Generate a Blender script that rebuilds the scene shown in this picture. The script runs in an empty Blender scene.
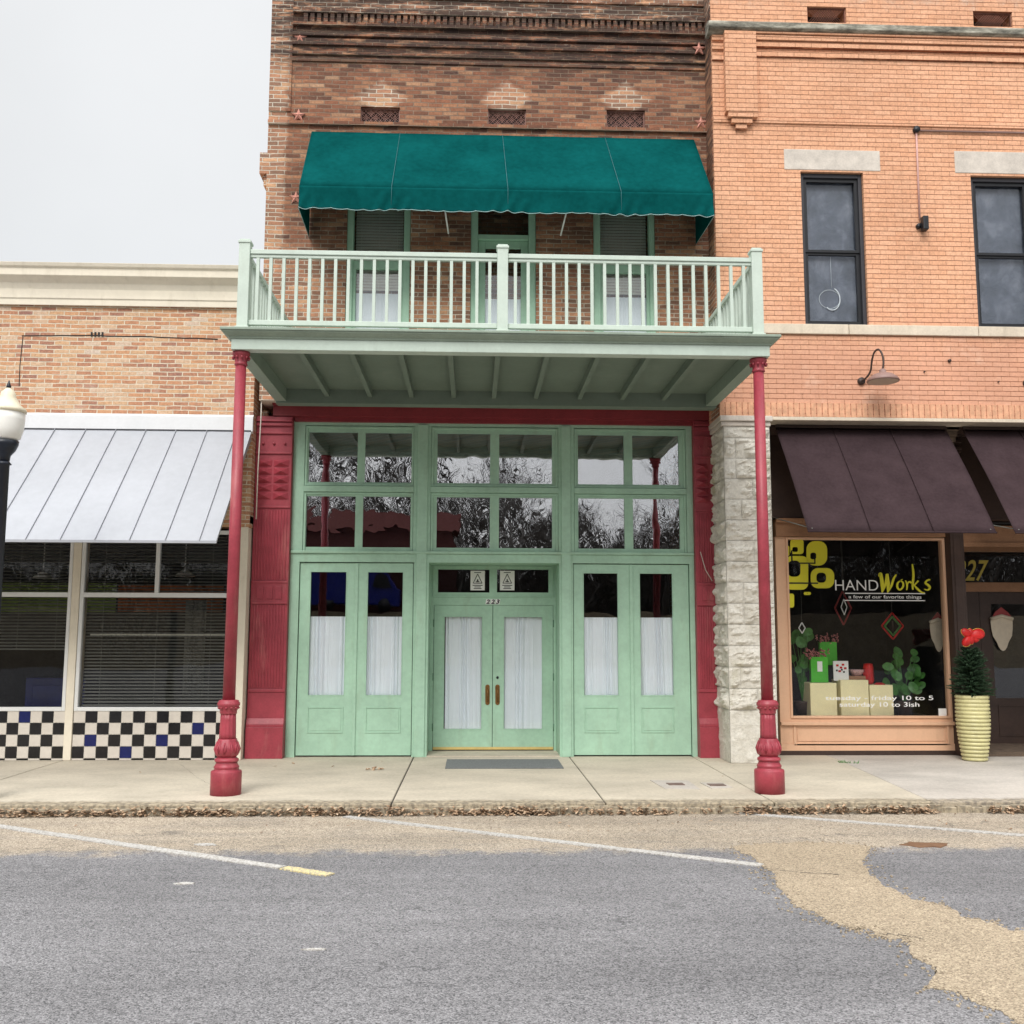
import bpy, math, random
from mathutils import Vector, Matrix, noise
random.seed(7)
R = math.radians
sc = bpy.context.scene
col = sc.collection

# ------------------------------------------------------------------ camera
F = 1011.0
Yc = Vector((473-512, -(634-512), -F)).normalized()
Zc = Vector((24, 8372, -F)); Zc = (Zc - Zc.dot(Yc)*Yc).normalized()
Xc = Yc.cross(Zc)
ROT = Matrix((Xc, Yc, Zc))
CAM = Vector((0, -13.63, 1.76))
cd = bpy.data.cameras.new('camera'); cam = bpy.data.objects.new('camera', cd); col.objects.link(cam)
cam.matrix_world = Matrix.Translation(CAM) @ ROT.to_4x4()
cd.sensor_width = 36; cd.lens = 36*F/1024; cd.clip_end = 2000; cd.clip_start = .05
sc.camera = cam

# ------------------------------------------------------------------ light
SUN_EL, SUN_AZ = R(43), R(196)     # sun high behind the photographer, hidden by cloud
w = bpy.data.worlds.new('World'); sc.world = w; w.use_nodes = True
nt = w.node_tree; nt.nodes.clear()
def wn(t, **k):
    n = nt.nodes.new(t)
    for a, b in k.items(): setattr(n, a, b)
    return n
sky = wn('ShaderNodeTexSky'); sky.sky_type = 'NISHITA'; sky.sun_disc = False
sky.sun_elevation = SUN_EL; sky.sun_rotation = SUN_AZ; sky.dust_density = 4
bg1 = wn('ShaderNodeBackground'); bg1.inputs[1].default_value = .05
hs = wn('ShaderNodeHueSaturation'); hs.inputs['Saturation'].default_value = .35
nt.links.new(sky.outputs[0], hs.inputs['Color']); nt.links.new(hs.outputs[0], bg1.inputs[0])
tc = wn('ShaderNodeTexCoord'); sp = wn('ShaderNodeSeparateXYZ'); nt.links.new(tc.outputs['Generated'], sp.inputs[0])
cr = wn('ShaderNodeValToRGB'); nt.links.new(sp.outputs[2], cr.inputs[0])
e = cr.color_ramp.elements
e[0].position = 0; e[0].color = (.64, .655, .66, 1)
e[1].position = 1; e[1].color = (3.6, 3.63, 3.66, 1)
k = e.new(.30); k.color = (.665, .675, .675, 1)
k = e.new(.62); k.color = (.76, .765, .765, 1)
bg2 = wn('ShaderNodeBackground'); bg2.inputs[1].default_value = 1.0
cn = wn('ShaderNodeTexNoise'); cn.inputs['Scale'].default_value = 2.2; cn.inputs['Detail'].default_value = 5; nt.links.new(tc.outputs['Generated'], cn.inputs['Vector'])
cm = wn('ShaderNodeMapRange'); cm.inputs[1].default_value = .3; cm.inputs[2].default_value = .7; cm.inputs[3].default_value = .93; cm.inputs[4].default_value = 1.06; nt.links.new(cn.outputs['Fac'], cm.inputs[0]); nt.links.new(cm.outputs[0], bg2.inputs[1])
nt.links.new(cr.outputs[0], bg2.inputs[0])
ad = wn('ShaderNodeAddShader'); nt.links.new(bg1.outputs[0], ad.inputs[0]); nt.links.new(bg2.outputs[0], ad.inputs[1])
wo = wn('ShaderNodeOutputWorld'); nt.links.new(ad.outputs[0], wo.inputs[0])
sl = bpy.data.lights.new('sun', 'SUN'); sl.energy = 2.15; sl.angle = R(26); sl.color = (1, .97, .93)
so = bpy.data.objects.new('sun', sl); col.objects.link(so)
sd = Vector((math.sin(SUN_AZ)*math.cos(SUN_EL), math.cos(SUN_AZ)*math.cos(SUN_EL), math.sin(SUN_EL)))
so.rotation_euler = sd.to_track_quat('Z', 'Y').to_euler(); so.location = (0, -20, 20)
vs = sc.view_settings; vs.view_transform = 'Standard'; vs.look = 'None'; vs.exposure = 0.0; vs.gamma = 1
sc.cycles.max_bounces = 8; sc.cycles.transparent_max_bounces = 12

# ------------------------------------------------------------------ measuring on known planes
def ray(px, py): return ROT @ Vector((px-512, 512-py, -F))
def P(px, py, Y):
    r = ray(px, py); p = CAM + r*((Y-CAM.y)/r.y); return p.x, p.z
def G(px, py, Z=.15):
    r = ray(px, py); p = CAM + r*((Z-CAM.z)/r.z); return p.x, p.y
def X(px, py, Y): return P(px, py, Y)[0]
def Zz(px, py, Y): return P(px, py, Y)[1]
def rect(x0, y0, x1, y1, Y):       # pixel box -> world x0,z0,x1,z1 on a plane
    ym = (y0+y1)/2; xm = (x0+x1)/2
    return X(x0, ym, Y), Zz(xm, y1, Y), X(x1, ym, Y), Zz(xm, y0, Y)

# ------------------------------------------------------------------ materials
def node_mat(name):
    m = bpy.data.materials.new(name); m.use_nodes = True
    t = m.node_tree; b = t.nodes['Principled BSDF']
    return m, t, b
def N(t, typ, **k):
    n = t.nodes.new(typ)
    for a, b in k.items(): setattr(n, a, b)
    return n
def L(t, a, b): t.links.new(a, b)
def mathn(t, op, a, b=None, clamp=False):
    n = N(t, 'ShaderNodeMath', operation=op, use_clamp=clamp)
    for i, v in enumerate((a, b)):
        if v is None: continue
        if isinstance(v, (int, float)): n.inputs[i].default_value = v
        else: L(t, v, n.inputs[i])
    return n.outputs[0]
def mixc(t, f, a, b, mode='MIX'):
    n = N(t, 'ShaderNodeMix', data_type='RGBA', blend_type=mode)
    for i, v in ((0, f), (6, a), (7, b)):
        if isinstance(v, (int, float)): n.inputs[i].default_value = v
        elif isinstance(v, tuple): n.inputs[i].default_value = (*v[:3], 1)
        else: L(t, v, n.inputs[i])
    return n.outputs[2]
def ramp(t, f, stops, interp='LINEAR'):
    n = N(t, 'ShaderNodeValToRGB'); L(t, f, n.inputs[0]); r = n.color_ramp; r.interpolation = interp
    while len(r.elements) < len(stops): r.elements.new(.5)
    for e, (p, c) in zip(r.elements, stops):
        e.position = p; e.color = (*c, 1) if isinstance(c, tuple) else (c, c, c, 1)
    return n.outputs[0]
def pos(t, scale=None):
    g = N(t, 'ShaderNodeNewGeometry'); o = g.outputs['Position']
    if scale:
        v = N(t, 'ShaderNodeVectorMath', operation='MULTIPLY'); L(t, o, v.inputs[0]); v.inputs[1].default_value = scale; o = v.outputs[0]
    return o
def noi(t, scale, detail=4, rough=.6, vec=None, dist=0):
    n = N(t, 'ShaderNodeTexNoise'); n.inputs['Scale'].default_value = scale; n.inputs['Detail'].default_value = detail
    n.inputs['Roughness'].default_value = rough; n.inputs['Distortion'].default_value = dist
    L(t, vec if vec else pos(t), n.inputs['Vector']); return n.outputs['Fac']
def bump(t, b, h, strength=.3, dist=.01, prev=None):
    n = N(t, 'ShaderNodeBump'); n.inputs['Strength'].default_value = strength; n.inputs['Distance'].default_value = dist
    L(t, h, n.inputs['Height'])
    if prev: L(t, prev, n.inputs['Normal'])
    L(t, n.outputs[0], b.inputs['Normal']); return n.outputs[0]

def plain(name, c, rough=.5, var=.12, scale=3, bs=.12, bscale=60, metal=0, dirt=None, spec=.4):
    m, t, b = node_mat(name)
    n1 = noi(t, scale, 5); n2 = noi(t, scale*9, 3)
    s = mathn(t, 'ADD', mathn(t, 'MULTIPLY', n1, .65), mathn(t, 'MULTIPLY', n2, .35))
    a = tuple(v*(1-var*1.6) for v in c); d = tuple(min(1, v*(1+var*1.2)) for v in c)
    cc = ramp(t, s, [(.32, a), (.68, d)])
    if dirt:
        dn = noi(t, 5, 6, .7, pos(t, (1, 1, .25)))
        cc = mixc(t, mathn(t, 'MULTIPLY', ramp(t, dn, [(.55, 0), (.75, 1)]), dirt[1]), cc, dirt[0])
    L(t, cc, b.inputs['Base Color'])
    b.inputs['Roughness'].default_value = rough; b.inputs['Metallic'].default_value = metal
    b.inputs['Specular IOR Level'].default_value = spec
    if bs: bump(t, b, noi(t, bscale, 4), bs, .004)
    return m

def brick(name, stops, mortar, bw=.21, rh=.066, ms=.007, bstr=.6, extra=None, jitter=.006, rough=.85, mvar=.25):
    m, t, b = node_mat(name)
    p = pos(t); s = N(t, 'ShaderNodeSeparateXYZ'); L(t, p, s.inputs[0])
    jx = mathn(t, 'MULTIPLY', mathn(t, 'SUBTRACT', noi(t, 9, 2, .5), .5), jitter*4)
    jz = mathn(t, 'MULTIPLY', mathn(t, 'SUBTRACT', noi(t, 3.3, 3, .5), .5), jitter*4)
    c = N(t, 'ShaderNodeCombineXYZ')
    L(t, mathn(t, 'ADD', mathn(t, 'ADD', s.outputs[0], s.outputs[1]), jx), c.inputs[0]); L(t, mathn(t, 'ADD', s.outputs[2], jz), c.inputs[1])
    def bt(msize):
        n = N(t, 'ShaderNodeTexBrick'); L(t, c.outputs[0], n.inputs['Vector'])
        n.inputs['Scale'].default_value = 1; n.inputs['Brick Width'].default_value = bw; n.inputs['Row Height'].default_value = rh
        n.inputs['Mortar Size'].default_value = msize; n.inputs['Mortar Smooth'].default_value = .25; n.inputs['Bias'].default_value = 0
        n.inputs['Color1'].default_value = (0, 0, 0, 1); n.inputs['Color2'].default_value = (1, 1, 1, 1); n.inputs['Mortar'].default_value = (.5, .5, .5, 1)
        return n
    b1 = bt(ms)
    rnd = b1.outputs['Color']; fac = b1.outputs['Fac']
    big = noi(t, 1.3, 4); sm = noi(t, 38, 5, .7)
    v = mathn(t, 'ADD', mathn(t, 'ADD', mathn(t, 'MULTIPLY', rnd, .78), mathn(t, 'MULTIPLY', mathn(t, 'SUBTRACT', big, .5), .5)), mathn(t, 'MULTIPLY', mathn(t, 'SUBTRACT', sm, .3), .25))
    cc = ramp(t, v, stops)
    cc = mixc(t, .55, cc, ramp(t, sm, [(.25, .45), (.75, 1.35)]), 'MULTIPLY')
    mc = ramp(t, noi(t, 14, 5), [(.3, tuple(x*(1-mvar) for x in mortar)), (.7, tuple(x*(1+mvar*.4) for x in mortar))])
    if extra: cc, mc, fac = extra(t, cc, mc, fac, s, c, bt)
    out = mixc(t, fac, cc, mc)
    L(t, out, b.inputs['Base Color']); b.inputs['Roughness'].default_value = rough; b.inputs['Specular IOR Level'].default_value = .2
    h = mathn(t, 'ADD', mathn(t, 'SUBTRACT', 1, fac), mathn(t, 'MULTIPLY', sm, .5))
    bump(t, b, h, bstr, .012)
    return m

def left_extra(t, cc, mc, fac, s, c, bt):
    w = ramp(t, noi(t, 2.2, 6, .75), [(.56, 0), (.70, 1)])
    cc = mixc(t, mathn(t, 'MULTIPLY', w, .4), cc, (.62, .52, .45))
    # old settlement cracks and a re-laid rectangle
    return cc, mc, fac
def main_extra(t, cc, mc, fac, s, c, bt):
    x, z = s.outputs[0], s.outputs[2]
    nn = noi(t, 5, 4)
    # repointed pale bands: left corner pier, top, fans above the vents, lower wall
    def mask(v, lo, hi):  return ramp(t, mathn(t, 'ADD', v, mathn(t, 'MULTIPLY', mathn(t, 'SUBTRACT', nn, .5), .25)), [(lo, 0), (hi, 1)])
    edge = mask(mathn(t, 'ADD', mathn(t, 'MULTIPLY', x, -1), -2.0), .58, .64)
    top = mask(mathn(t, 'SUBTRACT', z, 9.9), .42, .50)
    low = ramp(t, mathn(t, 'ADD', mathn(t, 'MULTIPLY', mathn(t, 'SUBTRACT', 8.2, z), .22), noi(t, 1.6, 5, .7)), [(.66, 0), (.90, .85)])
    m = mathn(t, 'MAXIMUM', mathn(t, 'MAXIMUM', edge, top), low)
    for xc, zc in FANS:
        d = mathn(t, 'ADD', mathn(t, 'MULTIPLY', mathn(t, 'ABSOLUTE', mathn(t, 'SUBTRACT', x, xc)), .75), mathn(t, 'ABSOLUTE', mathn(t, 'SUBTRACT', z, zc)))
        m = mathn(t, 'MAXIMUM', m, mathn(t, 'SUBTRACT', 1, mask(d, .22, .30)))
    cc = mixc(t, mathn(t, 'MULTIPLY', m, .6), cc, mixc(t, 1.0, cc, (1.75, 1.6, 1.35), 'MULTIPLY'))
    cc = mixc(t, mathn(t, 'MULTIPLY', m, .18), cc, (.6, .5, .38))
    mc = mixc(t, m, mc, (.66, .58, .47))
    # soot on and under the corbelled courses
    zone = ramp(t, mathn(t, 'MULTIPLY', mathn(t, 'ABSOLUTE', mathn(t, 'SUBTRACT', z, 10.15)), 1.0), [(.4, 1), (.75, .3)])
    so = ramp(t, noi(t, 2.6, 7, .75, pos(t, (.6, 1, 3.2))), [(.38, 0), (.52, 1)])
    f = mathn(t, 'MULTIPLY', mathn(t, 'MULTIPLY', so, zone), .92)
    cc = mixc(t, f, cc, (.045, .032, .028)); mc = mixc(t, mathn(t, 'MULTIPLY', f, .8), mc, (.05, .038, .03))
    sp = ramp(t, noi(t, 11, 5, .8, pos(t, (1, 1, 1.6))), [(.64, 0), (.74, .8)])
    cc = mixc(t, sp, cc, (.50, .42, .33))
    return cc, mc, fac
def peach_extra(t, cc, mc, fac, s, c, bt):
    z = s.outputs[2]
    bare = ramp(t, mathn(t, 'ADD', mathn(t, 'MULTIPLY', mathn(t, 'SUBTRACT', z, 10.2), .9), mathn(t, 'MULTIPLY', noi(t, 3, 6, .7), .9)), [(.72, 0), (.95, .85)])
    cc = mixc(t, bare, cc, ramp(t, noi(t, 6, 6, .7), [(.34, (.27, .15, .12)), (.5, (.50, .33, .24)), (.66, (.62, .50, .40))]))
    wash = ramp(t, mathn(t, 'ADD', noi(t, 1.7, 7, .75), mathn(t, 'MULTIPLY', mathn(t, 'SUBTRACT', 6.1, z), .045)), [(.60, 0), (.78, .5)])
    low = ramp(t, z, [(.5, 1), (.6, 0)])
    cs = N(t, 'ShaderNodeSeparateXYZ'); L(t, c.outputs[0], cs.inputs[0])
    fr_ = mathn(t, 'FRACT', mathn(t, 'DIVIDE', cs.outputs[1], .0665)); di = mathn(t, 'MINIMUM', fr_, mathn(t, 'SUBTRACT', 1, fr_))
    hz = ramp(t, di, [(.10, 1), (.16, 0)])
    mc = mixc(t, hz, mixc(t, .42, cc, mc), mc)  # bed joints keep the full painted shadow, upright joints less
    lowz = ramp(t, mathn(t, 'ADD', mathn(t, 'MULTIPLY', mathn(t, 'SUBTRACT', 6.3, z), .5), mathn(t, 'MULTIPLY', noi(t, 4, 6, .7), .9)), [(.45, 0), (.9, .55)])
    cc = mixc(t, lowz, cc, (.60, .31, .22))
    blot = ramp(t, noi(t, .9, 5, .6), [(.3, .90), (.7, 1.07)]); cc = mixc(t, 1.0, cc, blot, 'MULTIPLY')
    cc = mixc(t, wash, cc, (.80, .58, .45))
    cc = mixc(t, mathn(t, 'MULTIPLY', ramp(t, noi(t, 23, 4, .8), [(.66, 0), (.74, 1)]), .35), cc, (.33, .12, .07))
    return cc, mc, fac

FANS = [(X(380, 98, -.35), Zz(380, 98, -.35)), (X(507, 100, -.35), Zz(507, 100, -.35)), (X(626, 100, -.35), Zz(626, 100, -.35))]
M = {}
M['brick_left'] = brick('weathered orange brick', [(0, (.30, .16, .13)), (.10, (.40, .20, .13)), (.24, (.48, .24, .14)), (.45, (.55, .29, .16)), (.62, (.58, .36, .21)), (.8, (.60, .42, .29)), (1, (.58, .51, .45))], (.66, .58, .45), extra=left_extra, ms=.0072, rh=.058, bw=.2, jitter=.008)
M['brick_main'] = brick('old brown brick', [(0, (.12, .06, .045)), (.18, (.20, .09, .055)), (.34, (.27, .115, .068)), (.5, (.33, .14, .08)), (.7, (.42, .20, .11)), (.86, (.47, .27, .16)), (1, (.52, .36, .25))], (.30, .21, .15), extra=main_extra, ms=.007, rh=.0605, bw=.205, bstr=.9, jitter=.009)
M['brick_peach'] = brick('peach painted brick', [(0, (.70, .37, .22)), (.5, (.735, .405, .25)), (1, (.77, .44, .28))], (.36, .15, .085), extra=peach_extra, ms=.0048, rh=.0665, bw=.225, bstr=.9, jitter=.002, mvar=.5)  # dark joint colour paints in the shadow of the mortar lines
M['green'] = plain('sage green paint', (.35, .545, .41), .5, .10, 2, .10, 40, dirt=((.27, .36, .25), .45))
M['greend'] = plain('deep green paint', (.10, .20, .13), .5, .06)
M['rail'] = plain('lit mint paint', (.50, .58, .51), .5, .06, 4, .05, dirt=((.35, .38, .3), .25))  # lighter copy of the shopfront paint, stronger light put into the colour
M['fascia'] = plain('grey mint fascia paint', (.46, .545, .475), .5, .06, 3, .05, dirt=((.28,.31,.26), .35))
M['crown'] = plain('dark moulding paint', (.25, .31, .25), .6, .1, 3, .1)  # darker than the fascia paint, also on the deck
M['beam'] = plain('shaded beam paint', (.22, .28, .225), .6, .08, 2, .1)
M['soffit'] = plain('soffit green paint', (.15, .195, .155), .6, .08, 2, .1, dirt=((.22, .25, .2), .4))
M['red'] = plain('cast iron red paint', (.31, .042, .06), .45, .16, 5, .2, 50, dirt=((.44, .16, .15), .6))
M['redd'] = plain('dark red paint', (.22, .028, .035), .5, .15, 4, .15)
M['teal'] = plain('teal canvas', (.003, .066, .065), .9, .2, 1.6, .25, 14, spec=.0)
M['seamteal'] = plain('faded teal binding', (.02, .12, .13), .7, .05)
M['piping'] = plain('pale piping', (.30, .45, .45), .7, .05)
M['brown'] = plain('brown canvas', (.046, .031, .034), .85, .16, 3, .2, 60, spec=.0)
M['zinc'] = plain('white standing seam metal', (.37, .385, .415), .5, .06, 1.2, .06, 2, spec=.3)
M['flash'] = plain('white flashing metal', (.64, .65, .66), .5, .04)
M['seam'] = plain('grey seam shadow line metal', (.30, .31, .34), .5, .1)
M['cream'] = plain('cream painted masonry', (.72, .66, .54), .75, .05, 2, .12, 30, dirt=((.42, .36, .26), .35))
M['whitef'] = plain('white aluminium frame', (.70, .71, .70), .4, .03)
M['black'] = plain('black metal', (.012, .013, .016), .4, .15)
M['iron'] = plain('dark blue black iron', (.012, .016, .026), .38, .2)
M['brass'] = plain('aged brass', (.22, .11, .035), .45, .25, 40, .2, 90, metal=.6)
M['gold'] = plain('yellow metal threshold', (.62, .47, .18), .5, .1)
M['tan'] = plain('peach tan painted wood', (.68, .42, .27), .55, .05, 3, .1, dirt=((.45, .26, .16), .3))
M['wood'] = plain('brown painted wood', (.30, .155, .08), .55, .15, 5)
M['stepm'] = plain('worn dark threshold', (.12, .085, .06), .8, .3, 9)
M['dbrown'] = plain('dark brown paint', (.045, .026, .02), .5, .2, 5)
M['whiteplastic'] = plain('white vinyl', (.82, .82, .80), .6, .02, bs=0)
M['yellow'] = plain('yellow green vinyl', (.66, .62, .03), .6, .03, bs=0)
M['dark'] = plain('dark room paint', (.03, .028, .028), .9, .3)
M['darkgrey'] = plain('charcoal frame paint', (.035, .035, .042), .5, .15)
M['lintel'] = plain('grey limestone lintel', (.56, .51, .45), .85, .14, 6, .4, 40, dirt=((.35, .3, .26), .5))
M['sill'] = plain('pale stone band', (.62, .54, .43), .85, .1, 4, .3, 40, dirt=((.35, .3, .22), .5))
M['curtain'] = plain('white curtain cloth', (.80, .86, .90), .9, .03, 3, 0)
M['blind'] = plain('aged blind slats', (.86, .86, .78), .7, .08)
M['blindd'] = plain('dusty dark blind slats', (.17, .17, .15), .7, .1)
M['tileb'] = plain('black tile', (.008, .008, .010), .18, .3, spec=.5)
M['tilec'] = plain('cream tile', (.62, .575, .51), .25, .06, 9, .03)
M['tileu'] = plain('blue tile', (.008, .014, .10), .2, .2)
M['leafp'] = plain('house plant green', (.06, .20, .04), .45, .25, 20)
M['bag'] = plain('bright green gift bag', (.07, .45, .03), .5, .1)
M['plinth'] = plain('pale yellow plinth', (.88, .80, .48), .6, .05)
M['pot'] = plain('yellow green glaze', (.58, .54, .28), .4, .14, 6, .15, 30, dirt=((.33, .28, .13), .8))
M['fir'] = plain('fir needles', (.028, .062, .028), .6, .4, 30)
M['ribbon'] = plain('red ribbon', (.50, .012, .012), .45, .25, 14)
M['goldrib'] = plain('gold ribbon edge', (.65, .42, .08), .4, .1)
M['ornam'] = plain('cream painted board', (.62, .54, .42), .7, .06, 20)
M['ornred'] = plain('faded red painted board', (.30, .05, .05), .7, .12, 20)
M['lamp'] = plain('dusty brown enamel', (.24, .15, .13), .5, .1)
M['lampin'] = plain('lamp inside enamel', (.45, .40, .34), .6, .05)
M['globe'] = plain('frosted white globe', (.80, .79, .74), .35, .03)
M['globetop'] = plain('cream lamp roof', (.66, .60, .45), .45, .08)
M['lattice'] = plain('iron lattice', (.30, .16, .13), .6, .3)
M['latticed'] = plain('rusty mesh', (.22, .10, .07), .7, .3)
M['star'] = plain('salmon iron star', (.55, .25, .19), .6, .15)
M['mat'] = plain('grey door mat', (.16, .17, .17), .95, .3, 60, .6, 90)
M['bark'] = plain('grey bark', (.055, .048, .042), .9, .3, 6, .5, 20)
M['blue'] = plain('blue vehicle paint', (.01, .02, .28), .3, .05)
M['warehouse'] = plain('brown metal siding', (.075, .03, .028), 1, .1, spec=0)
M['orange'] = plain('orange glow band', (.34, .10, .03), .8, .1)  # colour of the blurry orange glow in the left shop glass
M['greenglow'] = plain('green glow band', (.16, .22, .05), .8, .1)  # colour of the blurry green glow in the left shop glass
M['pink'] = plain('striped candy red', (.55, .20, .20), .5, .5, 60, bs=0)
M['asphaltline'] = None

def glass(name, base=.14, wave=0, wscale=3, tint=(.985, .99, .99), dist=.02):
    m = bpy.data.materials.new(name); m.use_nodes = True; t = m.node_tree; t.nodes.clear()
    o = N(t, 'ShaderNodeOutputMaterial'); mx = N(t, 'ShaderNodeMixShader'); tr = N(t, 'ShaderNodeBsdfTransparent'); gl = N(t, 'ShaderNodeBsdfGlossy')
    tr.inputs[0].default_value = (*tint, 1); gl.inputs['Roughness'].default_value = .0; gl.inputs['Color'].default_value = (.95, .96, 1, 1)
    fr = N(t, 'ShaderNodeFresnel'); fr.inputs[0].default_value = 1.5
    L(t, mathn(t, 'ADD', mathn(t, 'MULTIPLY', fr.outputs[0], .5), base, True), mx.inputs[0]); L(t, tr.outputs[0], mx.inputs[1]); L(t, gl.outputs[0], mx.inputs[2]); L(t, mx.outputs[0], o.inputs[0])
    if wave:
        b = N(t, 'ShaderNodeBump'); b.inputs['Strength'].default_value = wave; b.inputs['Distance'].default_value = dist
        L(t, noi(t, wscale, 2, .45, dist=.6), b.inputs['Height']); L(t, b.outputs[0], gl.inputs['Normal'])
    return m
M['glass'] = glass('clear shop glass', .0, .12, 1.2)
M['oldglass'] = glass('wavy old glass', .25, .15, 2.0, dist=.012)
M['doorglass'] = glass('door glass', .035, .2, 1.4, dist=.008)

def film():
    m, t, b = node_mat('cloudy window film')
    n = noi(t, 3.6, 7, .68, pos(t, (1, 1, .8)), .35)
    L(t, ramp(t, n, [(.30, (.055, .068, .095)), (.5, (.095, .115, .155)), (.74, (.23, .255, .31))]), b.inputs['Base Color'])
    b.inputs['Roughness'].default_value = .35; b.inputs['Specular IOR Level'].default_value = .6
    bump(t, b, noi(t, 5, 4, .6, dist=1.5), .5, .02); return m
M['film'] = film()

def concrete(name, base, kerb=False):
    m, t, b = node_mat(name)
    n1 = noi(t, .9, 6, .65, pos(t, (1, 1.6, 1))); n2 = noi(t, 26, 5, .7); n3 = noi(t, 180, 2)
    c = ramp(t, n1, [(.3, tuple(x*.78 for x in base)), (.55, base), (.75, tuple(min(1, x*1.12) for x in base))])
    c = mixc(t, .5, c, ramp(t, n2, [(.3, .72), (.7, 1.2)]), 'MULTIPLY'); c = mixc(t, .4, c, ramp(t, n3, [(.3, .75), (.7, 1.2)]), 'MULTIPLY')
    s = N(t, 'ShaderNodeSeparateXYZ'); L(t, pos(t), s.inputs[0])
    dirt = ramp(t, mathn(t, 'ADD', mathn(t, 'MULTIPLY', mathn(t, 'SUBTRACT', -3.38, s.outputs[1]), 2.6), noi(t, 9, 6, .75, pos(t, (1, 1, 1)))), [(.62, 0), (.95, 1)])
    c = mixc(t, mathn(t, 'MULTIPLY', dirt, .75), c, ramp(t, noi(t, 22, 4), [(.4, (.09, .07, .045)), (.6, (.34, .28, .19))]))
    st = ramp(t, noi(t, 3.4, 7, .8, pos(t, (.5, 1.5, 1))), [(.56, 0), (.70, .42)])
    c = mixc(t, st, c, tuple(x*.5 for x in base))
    L(t, c, b.inputs['Base Color']); b.inputs['Roughness'].default_value = .9; b.inputs['Specular IOR Level'].default_value = .2
    bump(t, b, mathn(t, 'ADD', n2, n3), .25, .004); return m
M['walk'] = concrete('worn pale concrete', (.53, .475, .38))
M['walk2'] = concrete('greyer concrete', (.50, .46, .41))

def asphalt(name, dark, light, tan=None):
    m, t, b = node_mat(name)
    v = N(t, 'ShaderNodeTexVoronoi'); v.inputs['Scale'].default_value = 125; L(t, pos(t), v.inputs['Vector'])
    vs_ = N(t, 'ShaderNodeSeparateColor'); L(t, v.outputs['Color'], vs_.inputs[0])
    n2 = noi(t, 28, 5, .75)
    st = mathn(t, 'ADD', mathn(t, 'MULTIPLY', vs_.outputs[0], .65), mathn(t, 'MULTIPLY', n2, .4))
    def mk(d, l): return ramp(t, st, [(.2, d), (.42, tuple(a*.45+c*.55 for a, c in zip(d, l))), (.62, tuple(a*.2+c*.8 for a, c in zip(d, l))), (.9, tuple(min(1, x*1.3) for x in l))])
    c = mk(dark, light)
    if tan:
        s = N(t, 'ShaderNodeSeparateXYZ'); L(t, pos(t), s.inputs[0])
        f = ramp(t, mathn(t, 'ADD', mathn(t, 'ADD', s.outputs[1], 5.72), mathn(t, 'MULTIPLY', mathn(t, 'SUBTRACT', noi(t, 2.6, 9, .85), .5), 1.3)), [(.25, 0), (.50, 1)])
        tn = mk(*tan)
        tn = mixc(t, ramp(t, noi(t, 1.4, 7, .75, pos(t, (.45, 1.6, 1))), [(.48, 0), (.70, .75)]), tn, mk(tuple(x*.6 for x in tan[0]), (.33, .30, .26)))
        c = mixc(t, f, c, tn)
        # worn wheel tracks and patches run along the street
        c = mixc(t, .9, c, ramp(t, noi(t, 1.5, 6, .65, pos(t, (.10, 1, 1))), [(.32, .82), (.66, 1.14)]), 'MULTIPLY')
        vc = N(t, 'ShaderNodeTexVoronoi', feature='DISTANCE_TO_EDGE'); vc.inputs['Scale'].default_value = .75
        mxv = N(t, 'ShaderNodeVectorMath', operation='ADD'); L(t, pos(t), mxv.inputs[0]); nv = N(t, 'ShaderNodeTexNoise'); nv.inputs['Scale'].default_value = 3; nv.inputs['Detail'].default_value = 6; L(t, pos(t), nv.inputs['Vector'])
        sc_ = N(t, 'ShaderNodeVectorMath', operation='SCALE'); L(t, nv.outputs['Color'], sc_.inputs[0]); sc_.inputs['Scale'].default_value = .7; L(t, sc_.outputs[0], mxv.inputs[1]); L(t, mxv.outputs[0], vc.inputs['Vector'])
        cf = mathn(t, 'MULTIPLY', ramp(t, vc.outputs['Distance'], [(.002, .5), (.008, 0)]), ramp(t, noi(t, .8, 3), [(.50, 0), (.60, 1)]))
        c = mixc(t, cf, c, tuple(x*.6 for x in dark))
        oil = ramp(t, noi(t, 1.25, 4, .55), [(.655, 0), (.74, .55)]); c = mixc(t, oil, c, (.07, .07, .07))
    c = mixc(t, .8, c, ramp(t, noi(t, .8, 6, .7), [(.3, .86), (.7, 1.12)]), 'MULTIPLY')
    sp = ramp(t, noi(t, 7, 5, .8), [(.64, 0), (.74, .45)]); c = mixc(t, sp, c, tuple(x*1.2 for x in dark))
    L(t, c, b.inputs['Base Color']); b.inputs['Roughness'].default_value = .92; b.inputs['Specular IOR Level'].default_value = .12
    bump(t, b, mathn(t, 'ADD', mathn(t, 'SUBTRACT', 1, v.outputs['Distance']), n2), .8, .006); return m
M['asphalt'] = asphalt('aged grey asphalt', (.075, .075, .077), (.235, .23, .235), ((.16, .13, .10), (.46, .395, .31)))
M['patch'] = asphalt('golden gravel patch', (.18, .14, .10), (.41, .34, .245))
def paintline(name, c):
    m, t, b = node_mat(name)
    n = ramp(t, noi(t, 60, 5, .8), [(.44, 0), (.56, 1)])
    L(t, mixc(t, n, (.27, .25, .22), c), b.inputs['Base Color']); b.inputs['Roughness'].default_value = .85; return m
M['line'] = paintline('worn white road paint', (.50, .49, .47)); M['yline'] = paintline('worn yellow road paint', (.66, .55, .25))
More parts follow.
